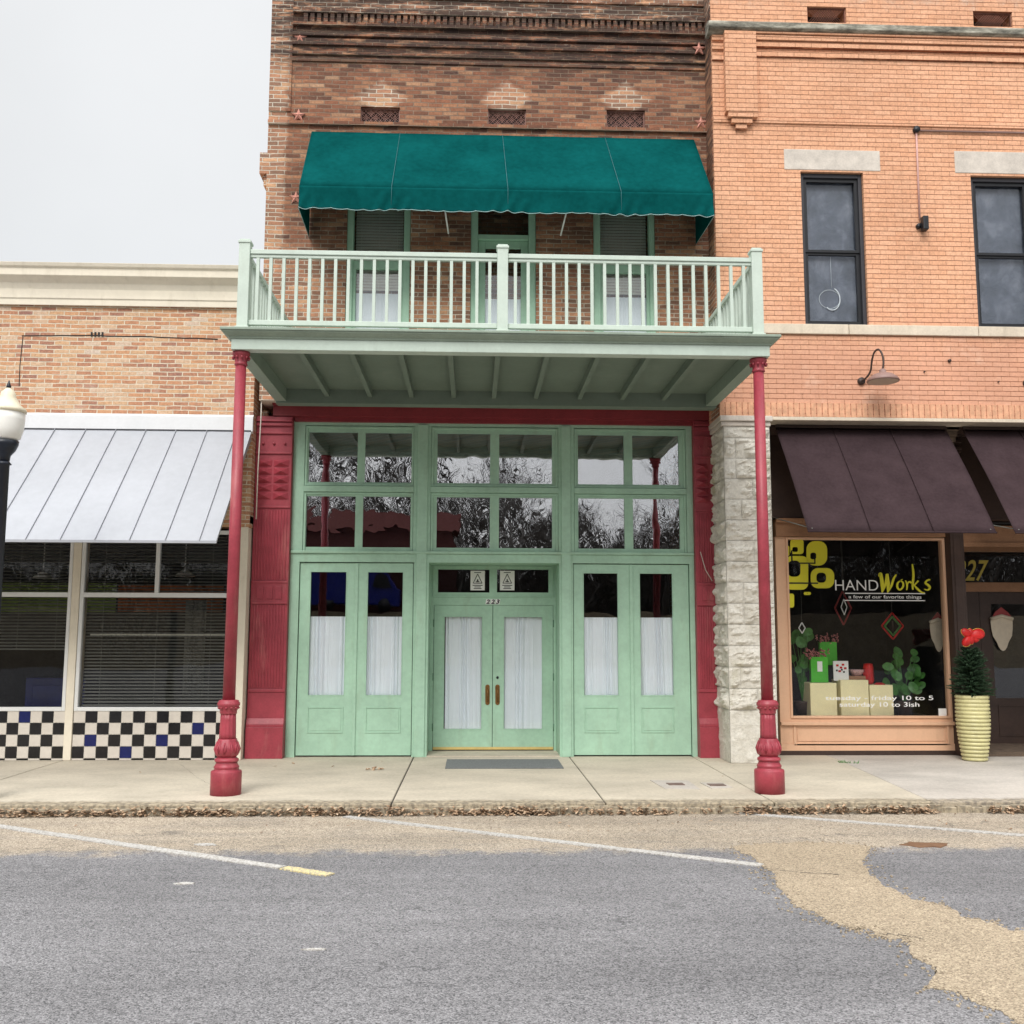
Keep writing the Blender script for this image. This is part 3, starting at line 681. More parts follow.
# pilasters (cast iron, fluted, diamond pointed panels)
def pilaster(x0, x1):
    v = MB(); yb = .0; yf = -.10; w = x1-x0
    v.box(x0, yf, .15, x1, yb+.12, 4.68)
    def bx(z0, z1, p): v.box(x0-.0, yf-p, z0, x1, yf+.001, z1)
    zz = lambda py: Zz(270, py, yf)
    bx(.15, zz(727), .06); bx(zz(727), zz(724), .045)
    v.polyx([(yf, zz(724)), (yf-.045, zz(724)), (yf-.012, zz(718)), (yf, zz(718))], x0, x1)
    bx(zz(692), zz(689), .015)
    def flutes(z0, z1):
        n = 11
        for i in range(n):
            cx = x0+.03+(w-.06)*(i+.5)/n; v.tube([(cx, yf, z0), (cx, yf, z1)], (w-.06)/n*.36, 6)
    flutes(zz(688), zz(605)); flutes(zz(580), zz(510))
    bx(zz(603), zz(581), .012); bx(zz(604), zz(602), .022); bx(zz(583), zz(581), .022)
    for i in range(3): v.box(x0+.06+i*(w-.12)/3+.015, yf-.024, zz(599), x0+.06+(i+1)*(w-.12)/3-.015, yf, zz(586))
    bx(zz(508), zz(506), .02)
    za, zb = zz(500), zz(459); nr = 5
    for r in range(nr):
        for c in range(2):
            a = x0+.02+c*(w/2-.015); b = a+w/2-.035; c0 = za+(zb-za)*r/nr+.008; c1 = za+(zb-za)*(r+1)/nr-.008
            v.add([(a, yf, c0), (b, yf, c0), (b, yf, c1), (a, yf, c1), ((a+b)/2, yf-.055, (c0+c1)/2)], [(0,1,4),(1,2,4),(2,3,4),(3,0,4)])
    bx(zz(454), zz(452), .022)
    for i in range(3):
        cx = x0+w*(.2+.3*i); v.lathe(cx, 0, [(.002, -.02), (.014, -.015), (.02, 0), (.014, .015), (.002, .02)], 10)
        k = 50  # move bosses to the face
        for q in range(len(v.v)-50, len(v.v)): p = v.v[q]; v.v[q] = (p[0], yf-.012+p[1]*.8, zz(443.5)+p[2])
    bx(zz(434), zz(432), .025); bx(zz(426), zz(423), .03); bx(zz(422), zz(420), .05); bx(zz(420), 4.66, .03)
    return v.build('pilaster', M['red'], bld, bevel=.004)
pilaster(-2.94, -2.455); pilaster(3.0, 3.42)

# shopfront frame
GX0, GX1 = -2.452, 2.997
def q(px, py, Y=0): return X(px, py, Y)
lb0, lb1 = -2.33, -.80         # left bay opening
cb0, cb1 = -.60, 1.16          # centre bay
rb0, rb1 = 1.345, 2.93
zd = Zz(350, 562, 0); zc = Zz(490, 560, 0)
z_r2b, z_r2t = Zz(360, 547, 0), Zz(360, 496, 0); z_r1b, z_r1t = Zz(360, 482, 0), Zz(360, 432, 0)
f = MB()
holes_wall(f, GX0, GX1, .15, 4.66, 0, .12, [(lb0, .15, lb1, zd), (cb0, .15, cb1, zd), (rb0, .15, rb1, zd), (lb0+.03, z_r2b-.09, lb1-.02, z_r1t+.09), (cb0+.01, z_r2b-.09, cb1-.01, z_r1t+.09), (rb0+.02, z_r2b-.09, rb1-.02, z_r1t+.09)])
f.box(lb1+.03, -.022, .15, cb0-.03, .001, 4.6); f.box(cb1+.03, -.022, .15, rb0-.03, .001, 4.6)      # posts
zs = zd+.08
f.box(GX0+.0, -.03, zd+.115, GX1, 0, zd+.15)
# recess of the centre bay
f.box(cb0-.05, .12, .15, cb0, .72, zd+.1); f.box(cb1, .12, .15, cb1+.05, .72, zd+.1); f.box(cb0, .12, zd+.002, cb1, .72, zd+.09)
f.build('shopfront_frame', M['green'], bld, bevel=.006)
mb = MB(); mb.box(cb0, .0, .15, cb1, .62, .165); mb.build('threshold', M['walk'], bld)

def transom(x0, x1, px_panes, row, seed):
    zb, zt = (z_r1b, z_r1t) if row == 1 else (z_r2b, z_r2t)
    y0 = .03; f = MB()
    a0, a1 = x0, x1; c0, c1 = zb-.085, zt+.085
    if row == 1: c0 = zb-.055
    else: c1 = zt+.055
    pn = [(X(p0, 490, .05), X(p1, 490, .05)) for p0, p1 in px_panes]
    holes_wall(f, a0, a1, c0, c1, y0, y0+.05, [(pn[0][0], zb, pn[0][1], zt), (pn[1][0], zb, pn[1][1], zt)])
    frame(f, a0+.004, c0+.004, a1-.004, c1-.004, .03, y0-.02, y0)
    w_ = f.build('transom_window', M['green'], bld, bevel=.005)
    for p in pn: MB().box(p[0]-.005, y0+.025, zb-.005, p[1]+.005, y0+.029, zt+.005).build('pane', M['oldglass'], w_)
T0, T1 = z_r2b-.09, z_r1t+.09
for r_i, dpx in ((1, 0), (2, 0)):
    k = 0 if r_i == 1 else -1
    transom(lb0+.03, lb1-.02, [(308+k, 357+k), (364.5+k, 412+k)], r_i, 1)
    transom(cb0+.01, cb1-.01, [(437, 490), (499, 552)], r_i, 2)
    transom(rb0+.02, rb1-.02, [(578, 624), (632.5, 679)], r_i, 3)
mb = MB()
for a, b in ((lb0+.03, lb1-.02), (cb0+.01, cb1-.01), (rb0+.02, rb1-.02)): mb.box(a, -.012, z_r2t+.056, b, .10, z_r1b-.056)
mb.build('transom_rail', M['green'], bld, bevel=.004)

def door(x0, x1, z0, z1, y0, glassbox, panel=None, curt=None, seed=0, handle=None, hinges=None, cur_gap=0):
    f = MB(); y1 = y0+.045; gx0, gz0, gx1, gz1 = glassbox
    holes_wall(f, x0, x1, z0, z1, y0, y1, [glassbox])
    frame(f, gx0-.012, gz0-.012, gx1+.012, gz1+.012, .012, y0-.006, y0)
    d = f.build('door', M['green'], bld, bevel=.004)
    if panel:
        a, b, c, e = panel; p = MB(); frame(p, a, b, c, e, .013, y0-.009, y0-.0005)
        p.box(a+.03, y0-.005, b+.03, c-.03, y0-.0005, e-.03); p.build('panel', M['green'], d, bevel=.003)
    MB().box(gx0-.004, y0+.02, gz0-.004, gx1+.004, y0+.024, gz1+.004).build('pane', M['doorglass'], d)
    if curt: curtain(gx0-.01+cur_gap, gx1+.01, gz0-.01, curt, y0+.055, 7, .017, d, seed=seed)
    if handle:
        hx, hz0, hz1 = handle; h = MB(); o = []
        for i in range(16):
            a = 2*math.pi*i/16; o.append((hx+.032*math.cos(a), (hz1-.032 if math.sin(a) > 0 else hz0+.032)+.032*math.sin(a)))
        h.poly(o, y0-.008, y0)
        h.tube([(hx, y0-.008, hz0+.05), (hx, y0-.05, hz0+.07), (hx, y0-.05, hz1-.07), (hx, y0-.008, hz1-.05)], .009, 8)
        h.build('handle', M['brass'], d)
    if hinges:
        for hz in (z0+.3, (z0+z1)/2, z1-.25): MB().tube([(hinges, y0-.006, hz-.05), (hinges, y0-.006, hz+.05)], .009, 8).build('hinge', M['greend'], d)
    return d
gz0, gz1 = Zz(330, 695, .03), Zz(330, 572, .03); cz = Zz(330, 616.5, .1); pz0, pz1 = Zz(330, 733, .03), Zz(330, 707, .03)
mL = (lb0+lb1)/2-.0; mR = (rb0+rb1)/2
def gx(p, Y=.03): return X(p, 634, Y)
for (a, b, g0, g1, s) in ((lb0+.01, mL-.004, 309.5, 345, 11), (mL+.004, lb1-.01, 367, 402, 12), (rb0+.01, mR-.004, 584, 618, 13), (mR+.004, rb1-.01, 640.5, 673, 14)):
    G0, G1 = gx(g0), gx(g1)
    door(a, b, .17, zd-.012, .03, (G0, gz0, G1, gz1), (G0-.0, pz0, G1-.0, pz1), cz, s)
for m_ in (mL, mR): MB().box(m_-.022, .012, .17, m_+.022, .03, zd-.012).build('door_stop', M['green'], bld, bevel=.004)
# recessed double doors
YD = .6
dz1 = Zz(492, 605.5, YD); dz0 = Zz(492, 749.5, YD)+.0
gzb, gzt = Zz(492, 729, YD), Zz(492, 617, YD); mx_ = X(492.5, 680, YD)
d1 = door(X(433.5, 680, YD), mx_-.004, dz0, dz1, YD, (X(444, 680, YD), gzb, X(481.5, 680, YD), gzt), None, gzt+.01, 21, (X(487.5, 695, YD), Zz(487, 705, YD), Zz(487, 684.5, YD)), X(433, 680, YD), .025)
d2 = door(mx_+.004, X(553, 680, YD), dz0, dz1, YD, (X(504, 680, YD), gzb, X(542, 680, YD), gzt), None, gzt+.01, 22, (X(497.5, 695, YD), Zz(497, 705, YD), Zz(497, 684.5, YD)), X(553.5, 680, YD))
MB().tube([(X(497.5, 677.5, YD), YD-.012, Zz(497, 677.5, YD)), (X(497.5, 677.5, YD), YD, Zz(497, 677.5, YD))], .018, 10).build('lock', M['black'], d2)
f = MB(); f.box(X(433.5, 680, YD), YD-.012, dz0+.0, X(553, 680, YD), YD-.004, dz0+.035); f.build('kick_strip', M['gold'], bld)
f = MB(); fz0, fz1 = dz1+.003, zd+.002
tp = [rect(438, 569.5, 489.5, 592.5, YD), rect(497, 569.5, 548.5, 592.5, YD)]
holes_wall(f, cb0+.0, cb1-.0, fz0, fz1, YD-.01, YD+.06, tp); frame(f, cb0+.03, tp[0][1]-.07, cb1-.03, fz1-.004, .02, YD-.022, YD-.01)
f.box(cb0, YD-.01, dz0-.03, X(433.5, 680, YD)-.006, YD+.06, fz0); f.box(X(553, 680, YD)+.006, YD-.01, dz0-.03, cb1, YD+.06, fz0)
ov = f.build('overdoor_frame', M['green'], bld, bevel=.004)
for t_ in tp: MB().box(t_[0]-.004, YD+.02, t_[1]-.004, t_[2]+.004, YD+.024, t_[3]+.004).build('pane', M['doorglass'], ov)
# number and notices
hn = empty('house_number', (X(493, 602, YD), YD-.012, Zz(493, 602, YD)), 'white 223 number stickers above the green double doors', 'house number')
for i, ch in enumerate('223'):
    c0 = 485.6+i*4.9; a, b, c, d = rect(c0, 599.2, c0+4.6, 604.2, YD-.012)
    v = MB(); v.poly([(a-.004, b), (c-.008, b), (c+.004, d), (a+.008, d)], YD-.014, YD-.011); v.build('digit_plate', M['whiteplastic'], hn)
    text('digit', ch, (a+.006, b+.004, c-.004, d-.004), YD-.0145, M['black'], hn, shear=.25, bold=.035)
for (a0, a1, lb) in ((470.5, 484.8, 'white warning notice with a triangle, left one above the double doors'), (500, 514.5, 'white warning notice with a triangle, right one above the double doors')):
    a, b, c, d = rect(a0, 570.8, a1, 590.3, YD+.01); n_ = empty('warning_notice', ((a+c)/2, YD+.01, b), lb, 'notice', 'warning notices above the door')
    MB().box(a, YD+.012, b, c, YD+.016, d).build('paper', M['whiteplastic'], n_)
    v = MB(); cx = (a+c)/2; zt = d-.045; zb = b+.10; hw = .062; Y_ = YD+.0105
    for p0, p1 in (((cx-hw, zb), (cx+hw, zb)), ((cx+hw, zb), (cx, zt)), ((cx, zt), (cx-hw, zb))): v.tube([(p0[0], Y_, p0[1]), (p1[0], Y_, p1[1])], .005, 4)
    v.tube([(cx, Y_, zb+.02), (cx, Y_, zb+.055)], .009, 4); v.box(cx-.025, Y_-.001, zb+.015, cx+.025, Y_, zb+.028)
    for i, ww in ((0, .055), (1, .045), (2, .07)): v.box(cx-ww, Y_-.001, b+.02+i*.022, cx+ww, Y_, b+.03+i*.022)
    v.box(cx-.05, Y_-.001, d-.03, cx+.05, Y_, d-.02)
    v.build('print', M['black'], n_)

# ================================================================== BALCONY
bal = empty('balcony', (.28, -3.1, .15), 'mint green wooden balcony with white railing carried on two red columns', 'balcony')
BX0, BX1, BY0, BY1 = -2.56, 3.155, -3.2, -.36
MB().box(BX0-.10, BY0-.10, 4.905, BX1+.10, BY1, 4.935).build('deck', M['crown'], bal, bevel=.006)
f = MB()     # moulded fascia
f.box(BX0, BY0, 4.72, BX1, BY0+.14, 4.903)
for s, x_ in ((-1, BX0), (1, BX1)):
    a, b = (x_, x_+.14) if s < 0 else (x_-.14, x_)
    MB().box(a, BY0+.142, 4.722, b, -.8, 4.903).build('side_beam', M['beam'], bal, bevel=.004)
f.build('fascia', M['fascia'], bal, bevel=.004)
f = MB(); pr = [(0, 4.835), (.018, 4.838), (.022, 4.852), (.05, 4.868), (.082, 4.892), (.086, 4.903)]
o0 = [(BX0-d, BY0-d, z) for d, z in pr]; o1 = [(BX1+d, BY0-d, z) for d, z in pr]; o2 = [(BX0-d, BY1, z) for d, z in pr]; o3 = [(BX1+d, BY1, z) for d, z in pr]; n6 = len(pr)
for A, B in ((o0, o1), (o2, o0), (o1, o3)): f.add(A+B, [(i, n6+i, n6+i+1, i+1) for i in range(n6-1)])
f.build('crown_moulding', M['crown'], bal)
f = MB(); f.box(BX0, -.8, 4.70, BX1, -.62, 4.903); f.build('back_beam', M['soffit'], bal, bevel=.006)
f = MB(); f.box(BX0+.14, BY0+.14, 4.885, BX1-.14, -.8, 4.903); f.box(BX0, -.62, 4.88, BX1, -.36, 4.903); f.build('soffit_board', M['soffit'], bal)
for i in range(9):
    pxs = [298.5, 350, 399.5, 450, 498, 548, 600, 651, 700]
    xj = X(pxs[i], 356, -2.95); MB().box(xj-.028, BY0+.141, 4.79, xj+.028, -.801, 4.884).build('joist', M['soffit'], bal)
YR = -3.1
def post(px0, px1, ptop, Y=YR):
    c = (X(px0, 290, Y)+X(px1, 290, Y))/2; h = .058; v = MB(); zt = Zz((px0+px1)/2, ptop, Y)
    v.box(c-h, Y-h, 4.936, c+h, Y+h, zt-.02); v.box(c-h-.014, Y-h-.014, 4.937, c+h+.014, Y+h+.014, 4.985)
    v.box(c-h-.01, Y-h-.01, zt-.045, c+h+.01, Y+h+.01, zt-.018); v.polyz([(c-h+.004, Y-h+.004), (c+h-.004, Y-h+.004), (c+h-.004, Y+h-.004), (c-h+.004, Y+h-.004)], zt-.019, zt)
    v.build('post', M['rail'], bal, bevel=.004); return c
pL = post(238.5, 250, 240.5); pC = post(497, 508, 246); pR = post(750.5, 762, 249.5)
zr = 5.81; zb = 5.03
f = MB()
for a, b in ((pL+.058, pC-.058), (pC+.058, pR-.058)): f.box(a, YR-.035, zr-.02, b, YR+.035, zr+.03); f.box(a, YR-.02, zr-.055, b, YR+.02, zr-.02)
f.build('top_rail', M['rail'], bal, bevel=.005)
f = MB()
for a, b in ((pL+.058, pC-.058), (pC+.058, pR-.058)): f.box(a, YR-.025, zb-.02, b, YR+.025, zb+.035)
f.build('bottom_rail', M['rail'], bal, bevel=.005)
for (a, b, n) in ((pL, pC, 20), (pC, pR, 20)):
    sx = (b-a-.0)/(n)
    for i in range(1, n):
        x = a+sx*i; MB().box(x-.0165, YR-.0165, zb+.03, x+.0165, YR+.0165, zr-.05).build('baluster', M['rail'], bal)
for xx in (pL, pR):
    f = MB(); f.box(xx-.03, YR+.058, zr-.03, xx+.03, YM, zr+.025); f.build('side_rail', M['rail'], bal, bevel=.005)
    f = MB(); f.box(xx-.025, YR+.058, zb-.02, xx+.025, YM, zb+.035); f.build('side_bottom_rail', M['rail'], bal)
    for i in range(1, 20):
        y = YR+(YM-YR)*i/20; MB().box(xx-.0165, y-.0165, zb+.03, xx+.0165, y+.0165, zr-.03).build('baluster', M['rail'], bal)
CX0, CX1 = -2.478, 3.06; CY = -3.08; CZ = .15
def column(cx):
    c = empty('column', (cx-bal.location.x, CY-bal.location.y, 0)); c.parent = bal
    def mk(name, prof, n=32, rf=None): MB().lathe(cx, CY, [(r, CZ+z) for r, z in prof], n, 0, rf).build(name, M['red'], c)
    mk('plinth', [(.153, 0), (.153, .225), (.148, .235), (.125, .24), (.12, .262), (.128, .27), (.118, .285), (.105, .31), (.107, .318)])
    mk('torus', [(.095, .317), (.112, .322), (.12, .335), (.117, .352), (.10, .362), (.092, .372)])
    fl = lambda i, z: 1+.035*math.cos(i*math.pi*2/4)
    mk('leaf_bulb', [(.09, .371), (.115, .395), (.124, .43), (.122, .46), (.11, .50), (.094, .535), (.09, .55)], 48, lambda i, z: 1+.04*math.cos(i*math.pi/3+z*14))
    mk('fluted_shaft', [(.084, .545), (.082, .60), (.078, .74), (.076, .80)], 60, lambda i, z: 1-.07*(i % 5 in (0, 1)))
    mk('collar', [(.078, .795), (.086, .81), (.083, .825), (.095, .85), (.10, .87), (.112, .885), (.112, .91), (.10, .92), (.10, .932), (.07, .94)], 32)
    mk('shaft', [(.063, .935), (.056, 4.43)], 28)
    mk('capital', [(.058, 4.42), (.07, 4.43), (.066, 4.445), (.062, 4.46), (.07, 4.50), (.084, 4.53), (.092, 4.54), (.092, 4.569)], 32, lambda i, z: 1+(.03*math.cos(i*math.pi/2) if z > 4.6+CZ*0 and z < 4.68 else 0))
    v = MB()
    for k in range(10):
        a = k*2*math.pi/10; v.tube([(cx+.08*math.cos(a), CY+.08*math.sin(a), CZ+4.49), (cx+.09*math.cos(a), CY+.09*math.sin(a), CZ+4.515)], .012, 6)
    v.build('rosette', M['red'], c)
    v = MB()
    for k in range(12):
        a = k*2*math.pi/12
        v.tube([(cx+.092*math.cos(a), CY+.092*math.sin(a), CZ+.855), (cx+.104*math.cos(a), CY+.104*math.sin(a), CZ+.868)], .014, 6)
        for s in (-.12, .12): v.tube([(cx+.118*math.cos(a), CY+.118*math.sin(a), CZ+.405), (cx+.126*math.cos(a+s), CY+.126*math.sin(a+s), CZ+.45), (cx+.104*math.cos(a+s*.2), CY+.104*math.sin(a+s*.2), CZ+.52)], [.004, .009, .006], 5)
    v.build('leaf_ornament', M['red'], c)
column(CX0); column(CX1)

# ================================================================== TEAL AWNING
aw = empty('canvas_awning', (.4, YM, 8.0), 'teal canvas awning with scalloped valance above the balcony', 'awning')
yA, yB = YM-.02, -1.35
tX0, tX1 = X(312, 135, yA), X(694, 137, yA); zT = (Zz(312, 134, yA)+Zz(694, 137, yA))/2
fX0, fX1 = X(299.5, 190, yB), X(713, 191, yB); zF = Zz(500, 189.5, yB); zV = Zz(500, 213, yB)
mb = MB(); nx, ny = 64, 10; vs = []
for j in range(ny+1):
    v_ = j/ny
    for i in range(nx+1):
        u = i/nx; x = (tX0*(1-v_)+fX0*v_)*(1-u)+(tX1*(1-v_)+fX1*v_)*u
        sag = -.018*math.sin(math.pi*v_)*abs(math.sin(u*4*math.pi))
        vs.append((x, yA+(yB-yA)*v_, zT+(zF-zT)*v_+sag+.004*noise.noise(Vector((x*2, v_*3, 0)))))
mb.add(vs, [(j*(nx+1)+i, (j+1)*(nx+1)+i, (j+1)*(nx+1)+i+1, j*(nx+1)+i+1) for j in range(ny) for i in range(nx)], 0, True)
o_ = mb.build('canopy', M['teal'], aw); so_ = o_.modifiers.new('s', 'SOLIDIFY'); so_.thickness = .006
def scal(u, n): return .016*abs(math.sin(u*math.pi*n))**.6
mb = MB(); nx, ny = 220, 12; vs = []
for j in range(ny+1):
    v_ = j/ny
    for i in range(nx+1):
        u = i/nx; x = fX0+(fX1-fX0)*u; zb_ = zV+.012-scal(u, 26)+.008*math.sin(u*30)
        gath = 0
        for s in (0, .22, .5, .775, 1): gath += math.exp(-((u-s)/.05)**2)*.022*math.sin((u-s)*190+v_*5)
        y = yB-.004-.02*v_+gath*v_+.010*noise.noise(Vector((x*3.2, v_*1.5, 4)))*v_
        vs.append((x, y, zF+(zb_-zF)*v_))
mb.add(vs, [(j*(nx+1)+i, (j+1)*(nx+1)+i, (j+1)*(nx+1)+i+1, j*(nx+1)+i+1) for j in range(ny) for i in range(nx)], 0, True)
va = mb.build('valance', M['teal'], aw); va.modifiers.new('s', 'SOLIDIFY').thickness = .004
pts_ = vs[-(nx+1):]; MB().tube([(p[0], p[1]-.003, p[2]) for p in pts_], .0045, 5).build('piping', M['piping'], va)
mb = MB()
for s, s2 in ((.228, .22), (.495, .50), (.764, .775)):
    a = tX0+(tX1-tX0)*s; b = fX0+(fX1-fX0)*s2; MB().tube([(a, yA, zT+.006), (b, yB-.006, zF+.008), (b, yB-.028, zV+.02)], .0042, 5).build('seam', M['seamteal'], aw)
for s, (tx, fx) in ((-1, (tX0, fX0)), (1, (tX1, fX1))):
    mb = MB(); zb_ = Zz(694, 246, YM)
    mb.add([(tx, yA, zT), (fx, yB, zF), (fx, yB-.01, zV), (tx, yA, zb_+.02)], [(0,1,2,3)]); o_ = mb.build('side_panel', M['teal'], aw); o_.modifiers.new('s', 'SOLIDIFY').thickness = .006
    MB().tube([(fx, yB-.01, zV), (tx, yA, zb_+.02)], .0045, 5).build('piping', M['piping'], o_)
mb = MB()
mb.tube([(fX0, yB+.02, zF-.02), (fX1, yB+.02, zF-.02)], .012, 6); mb.tube([(fX0, yB+.02, zV+.05), (fX1, yB+.02, zV+.05)], .012, 6)
for px in (446, 563):
    x = X(px, 220, -.8); mb.tube([(x, yB+.02, zV+.05), (x+(.04 if px < 500 else -.05), -1.0, zV-.14)], .011, 6)
mb.build('frame', M['whitef'], aw)

# ================================================================== LEFT SHOP
YS = -.26; YB = -.30
ls = empty('shop_building', (-6, YS, .15), 'single storey orange brick shop with cream cornice left of the balcony', 'building')
WX0 = -14; WX1 = -2.945
zAw = Zz(120, 421, YB)
mb = MB(); mb.box(WX0, YB, 3.15, WX1, .0, 6.15); mb.box(WX0, 0, 3.15, WX1, 9, 6.2)
mb.box(-3.14, YB+.02, 3.2, WX1, 0, 3.3); mb.build('wall', M['brick_left'], ls)
# cracks around a blocked opening
def wcrack(pp, Y, w=.008):
    v = MB(); P_ = []
    for i in range(len(pp)-1):
        for k in range(7):
            u = k/7; x_, z_ = P(pp[i][0]+(pp[i+1][0]-pp[i][0])*u, pp[i][1]+(pp[i+1][1]-pp[i][1])*u, Y); P_.append((x_, Y-.001, z_+random.uniform(-.006, .006)))
    v.tube(P_, w/2, 4); return v
v = wcrack([(22,336),(90,335.5),(150,337),(229,339.5)], YB, .016); v2 = wcrack([(23,337),(20,365),(19,390)], YB, .012); v.add(v2.v, v2.f)
for i in range(4): a, b = P(91+i*3.6, 334.5, YB); v.box(a, YB-.012, b-.03, a+.022, YB, b+.03)
v.build('wall_crack', M['dark'], ls)
c = MB(); y = YB; zb_, zt_ = Zz(120, 306, YB), Zz(120, 263, YB-.2)
zz = lambda py, yy: Zz(120, py, yy)
prof = [(y+.02, zz(306, y)), (y-.05, zz(306, y-.05)), (y-.05, zz(300, y-.05)), (y-.065, zz(299, y-.065)), (y-.065, zz(296, y-.065)), (y-.07, zz(290, y-.07)), (y-.10, zz(284, y-.1)), (y-.18, zz(277.5, y-.18)), (y-.20, zz(276, y-.2)), (y-.20, zz(269, y-.2)), (y-.23, zz(267, y-.23)), (y-.25, zz(263, y-.25)), (y+.5, zz(263, y-.25)+.01), (y+.5, zz(306, y))]
c.polyx(prof, WX0, WX1-.0); c.build('cornice', M['cream'], ls, bevel=.006)
# cream piers, windows, tiles
tz = Zz(140, 711, YS); zwt = 3.10
piers = [(X(64, 740, YS), X(74.5, 740, YS)), (X(216.5, 740, YS), -2.95), (-8.85, -8.7)]
p0 = X(75.5, 600, YS); p1a = X(222, 600, YS)
for a_, b__, y_ in ((p0-.045, p0+.055, YS-.03), (-3.14, -2.96, YS-.03), (-8.6, -8.4, YS-.03), (-14, -8.602, YS)): MB().box(a_, y_, .15, b__, 0, 3.15).build('pier', M['cream'], ls, bevel=.006)
def shop_window(x0, x1, split):
    f = MB(); y0, y1 = YS-.02, YS+.05; zm = Zz(140, 595, YS)
    frame(f, x0, tz, x1, zwt, .045, y0, y1, .05, .05); f.box(x0+.045, y0, zm-.03, x1-.045, y1, zm+.03)
    if split: xm = (x0+x1)/2; f.box(xm-.025, y0, zm+.03, xm+.025, y1, zwt-.05)
    w_ = f.build('shop_window', M['whitef'], ls, bevel=.004)
    MB().box(x0+.04, YS+.01, tz+.04, x1-.04, YS+.014, zwt-.04).build('pane', M['glass'], w_)
    return w_, zm
xa0, xa1 = p0+.06, -3.145
w1, zm = shop_window(xa0, xa1, True); w2, zm = shop_window(-6.6, p0-.05, False); w3, zm = shop_window(-8.4, -6.62, False)
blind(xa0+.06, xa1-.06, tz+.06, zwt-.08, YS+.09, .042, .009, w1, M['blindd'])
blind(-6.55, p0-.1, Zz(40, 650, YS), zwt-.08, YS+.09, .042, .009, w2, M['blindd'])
f = MB(); f.box(xa0+.1, YS+.14, Zz(150, 634, YS+.14)-.02, xa1-.06, YS+.18, Zz(150, 634, YS+.14)+.02); f.build('sash_bar', M['blind'], w1)
def tiles(x0, x1, blues, from_right=False):
    v = MB(); h = (tz-.152)/4.15; n = round((x1-x0)/h); w_ = (x1-x0)/n
    v.box(x0, YS-.0, .15, x1, YS+.1, tz, 3)
    for i in range(n):
        for r in range(5):
            k = n-1-i if from_right else i
            mi = 0 if (k+r) % 2 else 1
            if (k, r) in blues: mi = 2
            za, zb_ = tz-r*h, max(.152, tz-(r+1)*h)
            v.box(x0+i*w_+.003, YS-.012, zb_+(.003 if r < 4 else 0), x0+(i+1)*w_-.003, YS, za-.003, mi)
    v.build('tile_panel', [M['tileb'], M['tilec'], M['tileu'], M['blind']], ls)
tiles(xa0-.0, -3.142, {(1, 2), (4, 3), (7, 2), (10, 1)}); tiles(-8.4, p0-.047, {(3, 0)}, True)
f = MB(); f.box(-14, 1.9, .15, -3.0, 1.95, 3.3); f.box(-14, -.1, .14, -3.0, 1.9, .158); f.box(-14, 0, 3.14, -3, 1.9, 3.149); f.build('interior', M['dark'], ls)
tag(curtain(X(120, 560, 1.2), X(225, 560, 1.2), Zz(180, 612, 1.2), Zz(180, 585, 1.2), 1.2, 9, .03, None, M['orange'], 'glow_band', 31), 'added orange band standing for a blurry glow inside the right window of the orange brick shop', 'curtain')  # added band, its colour imitates the orange glow in the glass
tag(curtain(-8, X(118, 560, 1.2), Zz(40, 612, 1.2), Zz(40, 583, 1.2), 1.2, 12, .03, None, M['greenglow'], 'glow_band', 33), 'added green band standing for a blurry glow inside the windows of the orange brick shop', 'curtain')  # added band, its colour imitates the green glow in the glass
tag(curtain(X(184, 650, .6), X(205, 650, .6), .9, Zz(190, 600, .6), .6, 3, .03, None, M['blindd'], 'curtain', 35), 'grey drape hanging inside the orange brick shop beside the window', 'curtain')
f = MB(); f.box(-6.1, .6, .16, -5.3, 1.2, 1.15); f.box(-6.0, .58, .3, -5.4, .6, 1.05); tag(f.build('display_case', M['tileu'], bevel=.02), 'low blue display case inside the leftmost shop window', 'case')
for px, py, lb in ((43, 577, 'white cone pendant lamp inside the leftmost window'), (185, 575, 'white cone pendant lamp inside the right window of the tiled shop')):
    x, z = P(px, py, .5); r = empty('pendant_lamp', (x, .5, z), lb, 'pendant lamp', 'pendant lamps in the tiled shop')
    MB().lathe(x, .5, [(.13, z-.02), (.125, z), (.04, z+.07), (.02, z+.09)], 20).build('shade', M['globe'], r)
    MB().tube([(x, .5, z+.08), (x, .5, 3.13)], .006, 5).build('cord', M['globe'], r)
# white metal awning
ma = empty('metal_awning', (-6, YB, 4.0), 'white standing seam metal awning over the tiled shop windows', 'awning')
zt0 = Zz(120, 430, YB-.06); YF = -1.95; zb0 = Zz(120, 540, YF); AX1 = -2.955
mb = MB(); mb.polyx([(YB-.05, zt0), (YF, zb0), (YF, zb0-.03), (YF+.03, zb0-.03), (YB-.05, zt0-.06)], -13, AX1); mb.build('sheet', M['zinc'], ma)
mb = MB(); mb.polyx([(YB-.05, zt0), (YF, zb0), (YF, zb0-.03), (YB-.05, zt0-.12)], AX1, AX1+.004); mb.build('side_cheek', M['zinc'], ma)
MB().polyx([(YB, zt0-.02), (YB-.06, zt0+.0), (YB-.055, zAw+.1-.04), (YB, zAw+.1)], -13, AX1+.02).build('flashing', M['flash'], ma)
tops = [24, 55, 86, 116, 146, 176, 207, 236.5]
